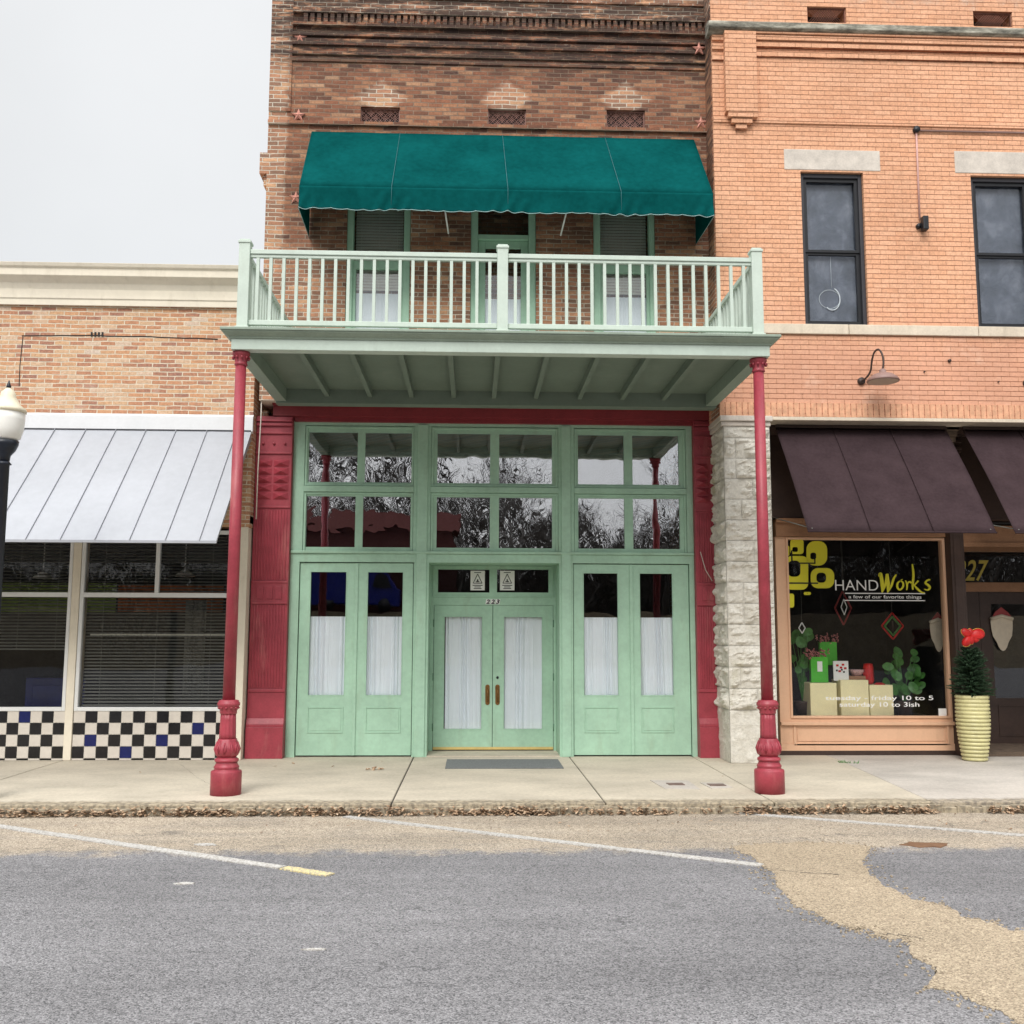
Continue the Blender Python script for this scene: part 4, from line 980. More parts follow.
for i in range(-12, 8):
    if i >= 0: xt = X(tops[i], 430, YB-.06)
    else: xt = X(24, 430, YB-.06)+.4*i
    v = MB(); v.add([(xt-.006, YB-.055, zt0), (xt+.006, YB-.055, zt0), (xt+.006, YF-.003, zb0), (xt-.006, YF-.003, zb0), (xt-.003, YB-.055, zt0+.02), (xt+.003, YB-.055, zt0+.02), (xt+.003, YF-.003, zb0+.02), (xt-.003, YF-.003, zb0+.02)], [(0,1,2,3),(7,6,5,4),(0,4,5,1),(1,5,6,2),(2,6,7,3),(3,7,4,0)])
    v.build('seam', M['seam'], ma)
MB().box(-13, YB-.062, zt0-.002, AX1, YB-.056, zt0+.015).build('shadow_strip', M['darkgrey'], ma)  # solid dark strip painting a shadow line where flashing meets sheet
# brick strip beside the red pilaster is part of left wall; thin cable
v = MB(); v.tube([(X(262, 385, YB-.01), YB-.012, 5.0), (X(261, 420, YB-.01), YB-.014, 4.6), (X(258, 470, YB-.01), YB-.012, 3.9), (X(256, 530, YB), YB-.012, 3.25)], .008, 6)
tag(v.build('cable', M['lintel']), 'thin grey cable running down the brick beside the left red pilaster', 'cable')

# street lamp on the left edge
lx, ly = X(6.0, 430, -3.3), -3.3
lp = empty('street_lamp', (lx, ly, .15), 'black iron street lamp with white globe at the left edge of the sidewalk', 'street lamp')
zg0 = Zz(5, 441, ly); zg1 = Zz(5, 412, ly); zg2 = Zz(5, 388, ly)
MB().lathe(lx, ly, [(.12, .15), (.12, .42), (.085, .5), (.10, .55), (.07, .7), (.06, 1.0), (.055, zg0-.25), (.075, zg0-.24), (.05, zg0-.21)], 20, 0).build('post', M['iron'], lp)
MB().lathe(lx, ly, [(.05, zg0-.22), (.06, zg0-.15), (.10, zg0-.1), (.125, zg0-.04), (.13, zg0), (.1, zg0+.005)], 24).build('globe_seat', M['iron'], lp)
MB().lathe(lx, ly, [(.10, zg0), (.14, zg0+.03), (.165, zg0+.12), (.172, zg0+.22), (.17, zg1)], 28).build('globe', M['globe'], lp)
MB().lathe(lx, ly, [(.17, zg1-.01), (.185, zg1), (.18, zg1+.03), (.12, zg1+.08), (.10, zg1+.12), (.075, zg1+.16), (.07, zg1+.20), (.03, zg1+.24), (.02, zg1+.25)], 28).build('lamp_roof', M['globetop'], lp)
MB().lathe(lx, ly, [(.02, zg1+.245), (.024, zg1+.27), (.012, zg1+.30), (.005, zg1+.33)], 12).build('finial', M['iron'], lp)

# ================================================================== RIGHT BUILDING
YP = -.72
rb = empty('painted_building', (6, YP, .15), 'peach painted brick corner shop building with stone pier right of the balcony', 'building')
PX0 = X(718.5, 360, YP); PX1 = 16
zst = Zz(880, 418, YP)                      # top of the storefront lintel strip
ww1 = rect(803, 172, 866, 325, YP); ww2 = rect(974.5, 176, 1037, 325.5, YP)
bz = Zz(880, 325.5, YP)
pw = ww1[2]-ww1[0]; ww1 = (ww1[0], bz, ww1[2], ww1[3]); ww2 = (ww2[0], bz, ww2[0]+pw, ww2[3]); ww3 = (ww2[0]+2.45, bz, ww2[0]+2.45+pw, ww2[3])
pv1 = rect(807, 7, 846, 23, YP+.06); pv2 = rect(973, 12, 1012, 27, YP+.06)
zc0, zc1 = Zz(860, 34.5, YP-.1), Zz(860, 24, YP-.1)
mb = MB(); holes_wall(mb, PX0, PX1, zst, zc0+.02, YP, YP+.35, [ww1, ww2, ww3])
holes_wall(mb, PX0, PX1, zc1-.02, 11.4, YP+.05, YP+.4, [pv1, pv2])
mb.box(PX0, YP+.35, zst, PX1, 9, 11.39)
def zp(py): return Zz(880, py, YP)
# pilaster with stepped corbel, upper corbel courses, string course
a0, a1 = X(725.5, 80, YP-.1), X(757, 80, YP-.1)
mb.box(a0, YP-.11, zp(118), a1, YP, zc0+.005); zq = zp(118)
mb.box(a0+.03, YP-.10, zq-.075, a1-.0, YP, zq-.002); mb.box(a0+.08, YP-.075, zq-.15, a1-.07, YP, zq-.077); mb.box(a0+.14, YP-.05, zq-.225, a1-.14, YP, zq-.152)
b0, b1 = X(758, 80, YP), PX1
for py0, py1, p in ((35, 39.5, .085), (40.6, 45, .065), (46.2, 51, .045), (55, 60, .03)):
    mb.box(a1+.001, YP-p, zp(py1), b1, YP, zp(py0)); 
for py0, py1 in ((40, 45), (49, 54), (60, 65)): mb.box(PX0, YP-.03, zp(py1), a0-.001, YP, zp(py0))
mb.box(PX0, YP-.022, zp(126), PX1, YP, zp(121))
# soldier course above the lintel
mb.build('wall', M['brick_peach'], rb)
v = MB(); x = PX0
while x < 12:
    v.box(x, YP-.012, zst+.005, x+.062, YP+.01, zst+.19); x += .076
v.build('soldier_course', plain('peach brick faces', (.66, .36, .22), .85, .2, 12, .3), rb)
mb = MB(); mb.polyx([(YP, zc0), (YP-.10, zc0+.03), (YP-.13, zc0+.05), (YP-.13, zc1-.02), (YP-.02, zc1+.03), (YP+.1, zc1+.04), (YP+.1, zc0)], PX0-.06, PX1); mb.build('cornice', M['cement'], rb, bevel=.01)
mb = MB(); x = X(690, 330, YP)
x = PX0-.0
while x < PX1: mb.box(x, YP-.035, zp(335.5), min(x+1.75, PX1), YP+.1, zp(325.5)-.001); x += 1.756
mb.build('sill_band', M['sill'], rb, bevel=.008)
mb = MB(); 
for a, b, c_, d in (rect(784, 150, 880, 170.5, YP), rect(954.5, 152, 1052, 174, YP)): mb = MB(); mb.box(a, YP-.008, b, c_, YP+.1, d); mb.build('lintel', M['lintel'], rb, bevel=.01)
for o in (pv1, pv2):
    x0, z0, x1, z1 = o; v = MB(); v.box(x0, YP+.3, z0, x1, YP+.31, z1, 1); frame(v, x0+.002, z0+.002, x1-.002, z1-.002, .014, YP+.08, YP+.11)
    n = 16
    for i in range(-6, n+1):
        for s in (1, -1):
            xa = x0+(x1-x0)*i/n; xb = xa+(z1-z0)*.9
            if s < 0: xa, xb = xb, xa
            if min(xa, xb) < x0 or max(xa, xb) > x1: continue
            v.tube([(xa, YP+.09, z0), (xb, YP+.09, z1)], .004, 4)
    v.build('vent', [M['latticed'], M['black']], rb)
def rwin(o, hoop, seed):
    x0, z0, x1, z1 = o; f = MB(); y0 = YP+.05
    frame(f, x0+.003, z0+.001, x1-.003, z1-.003, .05, y0, y0+.12, .03, .06)
    w_ = f.build('window', M['darkgrey'], rb, bevel=.006)
    zm = Zz(835, 251, YP+.1)
    f = MB(); frame(f, x0+.055, zm-.03, x1-.055, z1-.065, .045, y0+.03, y0+.07, .035); f.build('upper_sash', M['black'], w_)
    f = MB(); frame(f, x0+.055, z0+.032, x1-.055, zm-.03, .045, y0+.05, y0+.09, .05, .03); f.build('lower_sash', M['black'], w_)
    MB().box(x0+.09, y0+.075, z0+.05, x1-.09, y0+.079, z1-.08).build('pane', M['glass'], w_)
    MB().box(x0+.06, y0+.13, z0+.03, x1-.06, y0+.14, z1-.06).build('film', M['film'], w_)
    if hoop:
        cx, cz = P(831, 300, YP+.2); v = MB()
        v.tube([(cx+.11*math.cos(a), y0+.115, cz+.155*math.sin(a)) for a in [(-2.3+k*.22) for k in range(17)]], .008, 6)
        v.tube([(cx-.13+.16*math.cos(a)*0.9+.1, y0+.12, cz+.13*math.sin(a)) for a in [k*.35 for k in range(19)]], .003, 5); v.tube([(cx, y0+.115, cz+.155), (cx, y0+.115, zm-.06)], .002, 4)
        tag(v.build('hoop_ornament', M['curtain']), 'thin pale hoop hanging inside the dark upstairs window beside the balcony', 'ornament')
rwin(ww1, True, 1); rwin(ww2, False, 2); rwin(ww3, False, 3)
# unpainted party-wall brick on the return face
MB().box(PX0-.012, YP+.03, zst+.02, PX0-.001, YM+.05, 11.38).build('return_wall', M['brick_main'], rb)
# stone pier
PXa, PXb = X(727, 600, YP), X(774.5, 600, YP)
rz = [.15, .82]+[.82+(.272)*i for i in range(1, 14)]
zcap = zst-.01
def rocks():
    v = MB(); r = random.Random(12); z = .15; first = True
    while z < zcap-.14:
        h = .66 if first else .27
        h = min(h, zcap-.13-z)
        for face in ('f', 's'):
            L0, L1 = (PXa, PXb) if face == 'f' else (YP, .0)
            nsp = [L0, L1]
            if not first and face == 'f' and r.random() < .75: nsp = [L0, L0+(L1-L0)*r.choice([.25, .35, .6, .7]), L1]
            for k in range(len(nsp)-1):
                a, b = nsp[k]+.004, nsp[k+1]-.004; nu = max(3, int((b-a)/.02)); nv = max(3, int(h/.02)); vs = []
                for j in range(nv+1):
                    for i in range(nu+1):
                        u = i/nu; w_ = j/nv; s_ = a+(b-a)*u; zz_ = z+.005+(h-.01)*w_
                        ed = min(1, min(u, 1-u)*(b-a)/.03)*min(1, min(w_, 1-w_)*h/.03)
                        d = (.006+.058*max(0, noise.fractal(Vector((s_*5, zz_*9+(9 if face == 's' else 0), z*3)), .8, 2.2, 5)+.12))*ed*(.2 if first else (1.0 if face == 'f' else 1.0))
                        vs.append((s_, YP-d, zz_) if face == 'f' else (PXa-d, s_, zz_))
                fs = [(j*(nu+1)+i, j*(nu+1)+i+1, (j+1)*(nu+1)+i+1, (j+1)*(nu+1)+i) for j in range(nv) for i in range(nu)]
                if face == 's': fs = [q_[::-1] for q_ in fs]
                v.add(vs, fs, 0, False)
        z += h; first = False
    v.box(PXa+.006, YP+.006, .15, PXb-.002, .16, zcap-.12)
    return v
rocks().build('stone_pier', M['rock'], rb)
v = MB(); v.box(PXa-.03, YP-.02, zcap-.12, PXb+.01, 0, zcap-.06); v.box(PXa-.05, YP-.05, zcap-.058, PXb+.03, 0, zst+.004); v.build('pier_cap', M['lintel'], rb, bevel=.01)
v = MB(); v.box(PXb+.032, YP-.02, zst-.045, PX1, YP+.3, zst+.0); v.build('storefront_lintel', M['sill'], rb, bevel=.005)
v = MB(); v.box(PXb+.02, YP+.3, zst-.08, PX1, .35, zst-.047); v.box(PXb+.02, .1, 3.36, PX1, .3, zst-.082); v.build('storefront_header', M['dbrown'], rb)
# dark brown posts
YH = .15
bx0, bx1 = X(952.5, 600, 0), X(966, 600, 0)
def dpost(bx0, bx1):
    v = MB(); v.box(bx0, -.02, .15, bx1, .3, zst-.14); v.box(bx0-.01, -.06, 4.28, bx1+.01, -.02, 4.55)
    for i in range(3): v.box(bx0-.015, -.10+.01*i, 4.5-i*.09, bx1+.015, -.06, 4.54-i*.09)
    v.box(bx0+.04, -.03, .5, bx1-.04, -.02, 3.9); return v
dpost(bx0, bx1).build('post', M['dbrown'], rb, bevel=.006)
for bxp in ((X(946.5, 440, -.4), X(959, 440, -.4)), (8.92, 9.08)):
    v = MB()
    for i, (q0_, q1_) in enumerate(((424, 431), (431, 436), (436, 441), (441, 458))): v.box(bxp[0]+.012*i, -.42+.03*i, Zz(952, q1_, -.4), bxp[1]-.012*i, 0.0, Zz(952, q0_, -.4)-.002)
    v.build('bracket', M['stepm'], rb, bevel=.004)
dpost(8.95, 9.15).build('post', M['dbrown'], rb, bevel=.006)
# handworks window
hx0, hx1 = X(778, 640, YH), bx0-.002
gl = (X(790.5, 640, YH), Zz(870, 716, YH), X(946, 640, YH), Zz(870, 540, YH))
zh = Zz(870, 521, YH)
f = MB(); holes_wall(f, hx0, hx1, .30, 2.99+.12, YH, YH+.1, [gl]); frame(f, gl[0]-.03, gl[1]-.03, gl[2]+.03, gl[3]+.03, .03, YH-.02, YH)
f.box(hx0, YH-.05, gl[1]-.12, hx1, YH, gl[1]-.075)
pn = rect(797, 727, 949, 741, YH); frame(f, pn[0]-.05, pn[1]-.06, pn[2]-.0, pn[3]+.035, .03, YH-.02, YH); frame(f, pn[0], pn[1], pn[2]-.05, pn[3], .012, YH-.012, YH)
sw = f.build('display_window', M['tan'], rb, bevel=.005)
v = MB(); v.box(hx0-.02, YH-.02, .15, hx1, YH+.1, .21); v.build('base_board', M['dbrown'], rb)
f = MB(); f.box(hx0, YH-.02, .21, hx1, YH+.1, .299); f.build('bottom_board', M['tan'], rb)
f = MB(); f.box(hx0, YH-.04, 3.112, hx1, YH+.1, 3.35); f.box(hx0, YH-.08, 3.3, hx1, YH-.04, 3.36); f.build('head_board', M['wood'], rb, bevel=.006)
MB().box(gl[0]-.005, YH+.04, gl[1]-.005, gl[2]+.005, YH+.045, gl[3]+.005).build('pane', M['glass'], sw)
f = MB(); f.box(hx0-.2, 2.6, .16, 16, 2.65, 4.4); f.box(15.9, .3, .16, 16, 2.6, 4.4); f.box(6.8, 1.2, .155, 15.9, 2.6, .165); f.box(hx0-.05, YH+.1, .5, hx1, 2.6, .62); f.box(hx0-.06, .3, .16, hx0-.02, 2.6, 4.4); f.box(bx1-.06, .31, .16, bx1-.02, 2.6, 4.4); f.box(hx0-.06, .3, 3.3, 15.9, 2.6, 3.35)
f.build('interior', M['dark'], rb)
# lettering
YT = YH+.038
def zp8(zx, zy): return P(780+zx/5.39, 530+zy/5.39, YT)
def zbox(x0, y0, x1, y1): a = zp8(x0, y1); b = zp8(x1, y0); return (a[0], a[1], b[0], b[1])
text('lettering', 'HAND', zbox(298, 270, 528, 325), YT, M['whiteplastic'], sw, bold=-.008)
text('lettering', 'a few of our favorite things', zbox(370, 352, 762, 374), YT, M['whiteplastic'], sw, bold=.004)
text('lettering', 'tuesday - friday 10 to 5', zbox(245, 893, 825, 924), YT, M['whiteplastic'], sw, bold=.006)
text('lettering', 'saturday 10 to 3ish', zbox(322, 928, 750, 960), YT, M['whiteplastic'], sw, bold=.006)
v = MB()
for y_, a, b in ((342, 350, 782), (380, 348, 782)): q0 = zp8(a, y_); q1 = zp8(b, y_); v.box(q0[0], YT-.002, q0[1]-.004, q1[0], YT, q1[1]+.004)
v.build('underline', M['whiteplastic'], sw)
def ribbon(v, pts, ws, layer=0):
    P_ = [];
    for i in range(len(pts)-1):
        p0 = pts[max(i-1, 0)]; p1 = pts[i]; p2 = pts[i+1]; p3 = pts[min(i+2, len(pts)-1)]
        for k in range(6):
            t_ = k/6; c_ = [.5*((2*p1[a])+(-p0[a]+p2[a])*t_+(2*p0[a]-5*p1[a]+4*p2[a]-p3[a])*t_**2+(-p0[a]+3*p1[a]-3*p2[a]+p3[a])*t_**3) for a in (0, 1)]
            P_.append((c_[0], c_[1], ws[i]*(1-t_)+ws[i+1]*t_))
    P_.append((*pts[-1], ws[-1])); n = len(P_); vs = []
    for i, (x_, y_, w_) in enumerate(P_):
        a = P_[max(i-1, 0)]; b = P_[min(i+1, n-1)]; dx, dy = b[0]-a[0], b[1]-a[1]; l = math.hypot(dx, dy) or 1
        for s in (1, -1): q_ = zp8(x_-dy/l*w_/2*s, y_+dx/l*w_/2*s); vs.append((q_[0], YT-.002-.0012*layer, q_[1]))
    m = len(vs); vs += [(a, YT, c_) for a, b, c_ in vs]
    fs = []
    for i in range(n-1): fs += [(2*i, 2*i+1, 2*i+3, 2*i+2), (m+2*i, m+2*i+2, m+2*i+3, m+2*i+1), (2*i, 2*i+2, m+2*i+2, m+2*i), (2*i+1, m+2*i+1, m+2*i+3, 2*i+3)]
    v.add(vs, fs)
v = MB()
ribbon(v, [(532, 250), (542, 238), (552, 300), (550, 338)], [6, 18, 20, 4], 0)
ribbon(v, [(550, 338), (566, 300), (578, 238)], [4, 12, 16], 1)
ribbon(v, [(576, 236), (582, 290), (580, 338)], [14, 20, 5], 2)
ribbon(v, [(580, 338), (600, 300), (612, 262), (626, 240)], [4, 12, 12, 6], 3)
ribbon(v, [(652, 272), (634, 285), (632, 308), (645, 322), (662, 306), (662, 284), (650, 273), (660, 266)], [5, 10, 11, 9, 10, 9, 6, 4], 4)
ribbon(v, [(676, 272), (684, 296), (682, 324)], [5, 10, 5], 5); ribbon(v, [(683, 300), (692, 282), (702, 280), (706, 288)], [4, 8, 10, 6], 6)
ribbon(v, [(712, 184), (718, 240), (714, 300), (716, 322)], [6, 12, 11, 6], 7); ribbon(v, [(744, 274), (728, 292), (718, 300)], [9, 7, 4], 8); ribbon(v, [(722, 298), (740, 318), (762, 336), (778, 338)], [5, 11, 9, 4], 9)
ribbon(v, [(808, 268), (792, 272), (782, 286), (798, 298), (806, 312), (794, 324), (776, 318)], [6, 9, 10, 12, 11, 8, 4], 10)
v.build('lettering', M['yellow'], sw)
def rr(x0, y0, x1, y1, r, n=5):
    o = []
    for cx, cy, a0 in ((x1-r, y0+r, -90), (x1-r, y1-r, 0), (x0+r, y1-r, 90), (x0+r, y0+r, 180)):
        for i in range(n+1): a = R(a0+90*i/n); o.append((cx+r*math.cos(a), cy+r*math.sin(a)))
    return o
def ring(v, a, b, layer=0):
    n = len(a); f0 = [(lambda q_: (q_[0], YT-.002-layer*.0012, q_[1]))(zp8(*p)) for p in a]; g0 = [(lambda q_: (q_[0], YT-.002-layer*.0012, q_[1]))(zp8(*p)) for p in b]
    v.add(f0+g0, [(i, (i+1) % n, n+(i+1) % n, n+i) for i in range(n)])
gx_ = 29
v = MB()
ring(v, rr(55, 50, 127, 130, 16), rr(66, 92, 96, 118, 9)); ring(v, rr(142, 60, 254, 192, 44), rr(163, 122, 195, 158, 12)); ring(v, rr(165, 205, 292, 314, 40), rr(196, 230, 248, 284, 20))
ring(v, rr(30, 140, 152, 322, 34), rr(42, 165, 110, 252, 26)); ring(v, rr(28, 343, 76, 418, 12), rr(36, 352, 44, 360, 2)); ring(v, rr(28, 85, 50, 140, 8), rr(34, 100, 38, 106, 1))
ring(v, rr(128, 334, 166, 350, 7), rr(145, 340, 149, 343, 1))
v.build('logo', M['yellow'], sw)
v = MB()
for a, b, c_, d in ((30, 176, 190, 182), (30, 283, 205, 290), (184, 150, 190, 180), (60, 110, 66, 180), (206, 262, 240, 268)):
    q0 = zp8(a, d); q1 = zp8(c_, b); v.box(q0[0], YT-.0065, q0[1], q1[0], YT-.0055, q1[1])
v.build('logo_line', M['black'], sw)
v = MB(); q0 = rect(938.5, 708.5, 946.5, 716.5, YT); v.box(q0[0], YT-.003, q0[1], q0[2], YT, q0[3]); v.build('window_sticker', M['whiteplastic'], sw)

# display inside the window
YI = .85
def thing_box(name, px, mats, lb, cat, Y=YI, dp=.4, bevel=.006, grp=None):
    a, b, c_, d = rect(*px, Y); v = MB(); v.box(a, Y, b, c_, Y+dp, d); return tag(v.build(name, mats, bevel=bevel), lb, cat, grp)
zfl = .62
for px, Y, lb in (((810.5, 683, 837, 714), .34, 'pale yellow display plinth, short one on the left in the shop window'), ((841, 680, 869, 714), .36, 'pale yellow display plinth, middle one in the shop window'), ((870.0, 685, 893.5, 714), .38, 'pale yellow display plinth, right one in the shop window')):
    a, b, c_, d = rect(*px, Y); v = MB(); v.box(a, Y, zfl, c_, Y+.35, d); tag(v.build('plinth', M['plinth'], bevel=.006), lb, 'plinth', 'display plinths in the shop window')
for px, lb in (((811, 657, 828, 682.5), 'bright green gift bag in front on the left plinth'), ((820, 642, 837, 665), 'bright green gift bag standing behind the front bag')):
    Y = .40 if px[0] < 815 else .6; a, b, c_, d = rect(*px, Y); r = empty('gift_bag', ((a+c_)/2, Y, b), lb, 'gift bag', 'green gift bags')
    v = MB(); v.polyz([(a, Y), (c_, Y), (c_-.01, Y+.1), (a+.01, Y+.1)], b, d); v.build('bag', M['bag'], r)
    v = MB(); rn = random.Random(int(px[0]))
    for i in range(70):
        x = rn.uniform(a-.05, c_+.05); z = d+rn.uniform(-.02, .10); v.tube([(x, Y+rn.uniform(0, .08), z), (x+rn.uniform(-.03, .03), Y+rn.uniform(-.02, .1), z+rn.uniform(-.03, .04))], .008, 5)
    v.build('candy_filling', M['pink'], r)
    if px[0] < 815: v = MB(); v.box((a+c_)/2-.03, Y-.006, d-.2, (a+c_)/2+.04, Y-.001, d-.06); v.build('gift_tag', M['whiteplastic'], r)
a, b, c_, d = rect(833.5, 661, 848.5, 678.5, .45); v = MB(); v.box(a, .45, b-.03, c_, .47, d); 
cx_, cz_ = (a+c_)/2, (b+d)/2
for q_ in ((-.05, .06), (.03, .07), (0, .03), (.06, .02), (-.02, -.02)): v.box(cx_+q_[0]-.018, .446, cz_+q_[1]-.014, cx_+q_[0]+.018, .45, cz_+q_[1]+.014, 1)
for q_ in ((-.06, -.01), (.04, -.03), (.01, .0)): v.box(cx_+q_[0]-.012, .445, cz_+q_[1]-.012, cx_+q_[0]+.012, .45, cz_+q_[1]+.012, 2)
tag(v.build('picture_card', [M['whiteplastic'], M['ribbon'], M['black']]), 'white picture card leaning on the plinth in the shop window', 'card')
a, b, c_, d = rect(841, 676, 866, 681, .45); v = MB(); v.box(a, .46, b-.01, c_, .7, d); tag(v.build('riser_box', M['wood'], bevel=.004), 'flat tan box under the bowl in the shop window', 'box')
bx_, bz_ = P(857, 676, .55); v = MB(); v.lathe(bx_, .56, [(.05, bz_-.01), (.085, bz_+.04), (.11, bz_+.09), (.10, bz_+.09), (.07, bz_+.03)], 20); tag(v.build('bowl', plain('checked bowl', (.6, .35, .33), .4, .6, 90, bs=0)), 'red and white checked bowl on the tan box', 'bowl')
v = MB(); a, b, c_, d = rect(864, 664, 874, 684, .5); rn = random.Random(2)
v.lathe((a+c_)/2, .52, [(.055, b), (.075, b+.05), (.07, d-.05), (.06, d), (.03, d+.01)], 12, 0, lambda i, z: 1+.08*math.sin(i*2+z*30)); v.lathe((a+c_)/2+.14, .50, [(.09, b-.04), (.08, b), (.04, b+.02)], 12, 0, lambda i, z: 1+.15*math.sin(i*2))
tag(v.build('red_cloth', M['ribbon']), 'red cloth gathered on the right plinth in the shop window', 'cloth')
def houseplant(px, py, Y, w, h, n, lb, seed):
    x, z = P(px, py, Y); r = empty('house_plant', (x, Y, zfl), lb, 'plant', 'house plants in the shop window'); rn = random.Random(seed)
    lf = MB(); st = MB()
    MB().lathe(x, Y, [(.08, zfl), (.12, zfl+.2), (.125, zfl+.22), (.1, zfl+.22)], 18).build('plant_pot', M['dbrown'], r)
    for i in range(n):
        cx = x+rn.uniform(-w, w); cz = z+rn.uniform(-h, h); cy = Y+rn.uniform(-.12, .12); s = rn.uniform(.05, .09)
        st.tube([(x, Y, zfl+.2), ((x+cx)/2, Y, (zfl+cz)/2+.15), (cx, cy, cz)], .005, 4)
        ax = rn.uniform(0, 6.28); tl = rn.uniform(-.5, .5)
        o = []
        for k in range(12):
            a = k*math.pi/6; u = s*math.cos(a)*(1.15 if abs(a) < 1 else 1); v_ = s*.85*math.sin(a); o.append((cx+u*math.cos(ax)-v_*math.sin(ax), cy+tl*v_+u*.3, cz+u*math.sin(ax)+v_*math.cos(ax)))
        lf.add([(cx, cy+.015, cz)]+o, [(0, k+1, (k+1) % 12+1) for k in range(12)])
    lf.build('foliage', M['leafp'], r); st.build('stem', M['leafp'], r)
houseplant(903, 672, .6, .25, .30, 26, 'broad leaved green plant right of the plinths in the shop window', 4)
houseplant(801, 655, .6, .12, .34, 14, 'broad leaved green plant at the left edge of the shop window', 6)
def diamond(px, py, Y, w, h, mat, lb, t=.012, inner=None):
    x, z = P(px, py, Y); r = empty('diamond_ornament', (x, Y, z), lb, 'ornament', 'hanging diamond ornaments')
    def dm(s, tt, m, nm, y_):
        p_ = [(x, y_, z+h*s), (x+w*s, y_, z), (x, y_, z-h*s), (x-w*s, y_, z), (x, y_, z+h*s)]
        v = MB()
        for i in range(4): v.tube([p_[i], p_[i+1]], tt, 6)
        v.build(nm, m, r)
    dm(1, t, mat, 'outer_frame', Y)
    if inner: dm(.72, t*1.1, inner, 'inner_frame', Y); MB().tube([(x, Y, z-h*.4), (x, Y, z+h*.4)], .012, 6).build('spindle', M['dbrown'], r)
    MB().tube([(x, Y, z+h), (x, Y, 3.28)], .002, 4).build('string', M['blindd'], r)
diamond(892.5, 626, .45, .155, .185, M['ribbon'], 'red and green diamond frame ornament hanging right of centre in the shop window', .012, M['leafp'])
diamond(844, 607, .45, .042, .11, M['whiteplastic'], 'narrow white diamond ornament hanging under the shop lettering', .007)
diamond(843, 608, .75, .12, .24, M['ornred'], 'large dull red diamond frame hanging behind the white diamond', .012)
diamond(802, 628, .45, .045, .075, M['whiteplastic'], 'small white diamond ornament hanging at the left of the shop window', .008)
def plaque(px0, py0, px1, py1, Y, lb):
    a, b, c_, d = rect(px0, py0, px1, py1, Y); cx = (a+c_)/2; w = (c_-a)/2; h = d-b
    r = empty('door_plaque', (cx, Y, b), lb, 'plaque', 'painted holiday plaques')
    zt = b+h*.68; o = [(cx+w*.9*math.cos(t_)*(1 if math.sin(t_) > -.1 else 1), (zt+w*.35*math.sin(t_)) if math.sin(t_) > 0 else zt+(zt-b)*math.sin(t_)*(1)) for t_ in [k*math.pi/12 for k in range(24)]]
    o = [(x_ if z_ > b+h*.3 else cx+(x_-cx)*(.75), z_) for x_, z_ in o]
    MB().poly(o, Y-.01, Y).build('board', M['ornam'], r, bevel=.002)
    o = [(cx-w*.8, zt+.05), (cx+w*.85, zt+.05), (cx+w*.55, d-.08), (cx+w*.0, d), (cx-w*.5, d-.07)]
    MB().poly(o, Y-.018, Y-.011).build('top_piece', M['ornred'], r, bevel=.004)
    v = MB(); v.tube([(cx-w*.9, Y-.015, zt+.03), (cx, Y-.018, zt+.075), (cx+w*.9, Y-.015, zt+.03)], .026, 8); v.build('band', M['ornam'], r)
plaque(929, 612, 947, 652, .50, 'cream teardrop plaque with a red top hanging at the right end of the shop window')

# door bay, right edge
YX = 1.1
v = MB(); xq0 = bx1-.05
dX0, dX1 = X(975, 640, YX), 9.0; t0, t1 = Zz(1000, 590.5, YX), Zz(1000, 586, YX)
f = MB(); f.box(bx1-.02, YX-.03, t0-.02, 9, YX+.05, t1+.05); f.box(bx1-.02, YX-.03, Zz(1000, 560, YX)+.12, 9, YX+.05, 3.3); f.build('door_head', M['wood'], rb)
f = MB(); f.box(bx1-.02, .3, 3.02, 9, .36, 3.32); f.box(bx1-.02, .28, 3.0, 9, .30, 3.06); f.build('bay_header', M['wood'], rb)
f = MB(); f.box(bx1-.02, YX, .16, X(981, 640, YX), YX+.05, t0-.02); f.build('door_jamb', M['dbrown'], rb)
f = MB(); xx0, xx1 = X(981, 640, YX)+.005, X(981, 640, YX)+1.25; holes_wall(f, xx0, xx1, .2, t0-.025, YX, YX+.05, [(xx0+.17, .85, xx1-.17, t0-.2)])
sd_ = f.build('shop_door', M['dbrown'], rb, bevel=.005); MB().box(xx0+.16, YX+.02, .84, xx1-.16, YX+.024, t0-.19).build('pane', M['doorglass'], sd_)
f = MB(); frame(f, xx0+.2, .3, xx1-.2, .75, .02, YX-.01, YX); f.build('panel', M['dbrown'], sd_)
MB().box(bx1-.02, YX+.01, t1+.05, 9, YX+.014, Zz(1000, 560, YX)+.12).build('transom_pane', M['doorglass'], rb)
MB().box(xx1+.01, YX, .16, 9, YX+.05, t0-.02).build('door_jamb', M['dbrown'], rb)
f = MB(); f.box(bx1-.02, .0, .149, 9, YX, .20); f.box(bx1-.02, -.04, .149, 9, .0, .185, 0); f.build('door_step', M['stepm'], rb)
a = P(967.3, 581, YX-.01); b = P(989, 560, YX-.01); wd = (b[0]-a[0])/2
text('door_number', '227', (a[0]-wd*1.05, a[1], b[0], b[1]), YX+.003, plain('gold leaf number', (.50, .40, .07), .5, .05, bs=0), rb, shear=.35, bold=.01)
plaque(989.5, 607, 1014, 651, YX-.02, 'cream teardrop plaque with a red top hanging on the dark shop door')

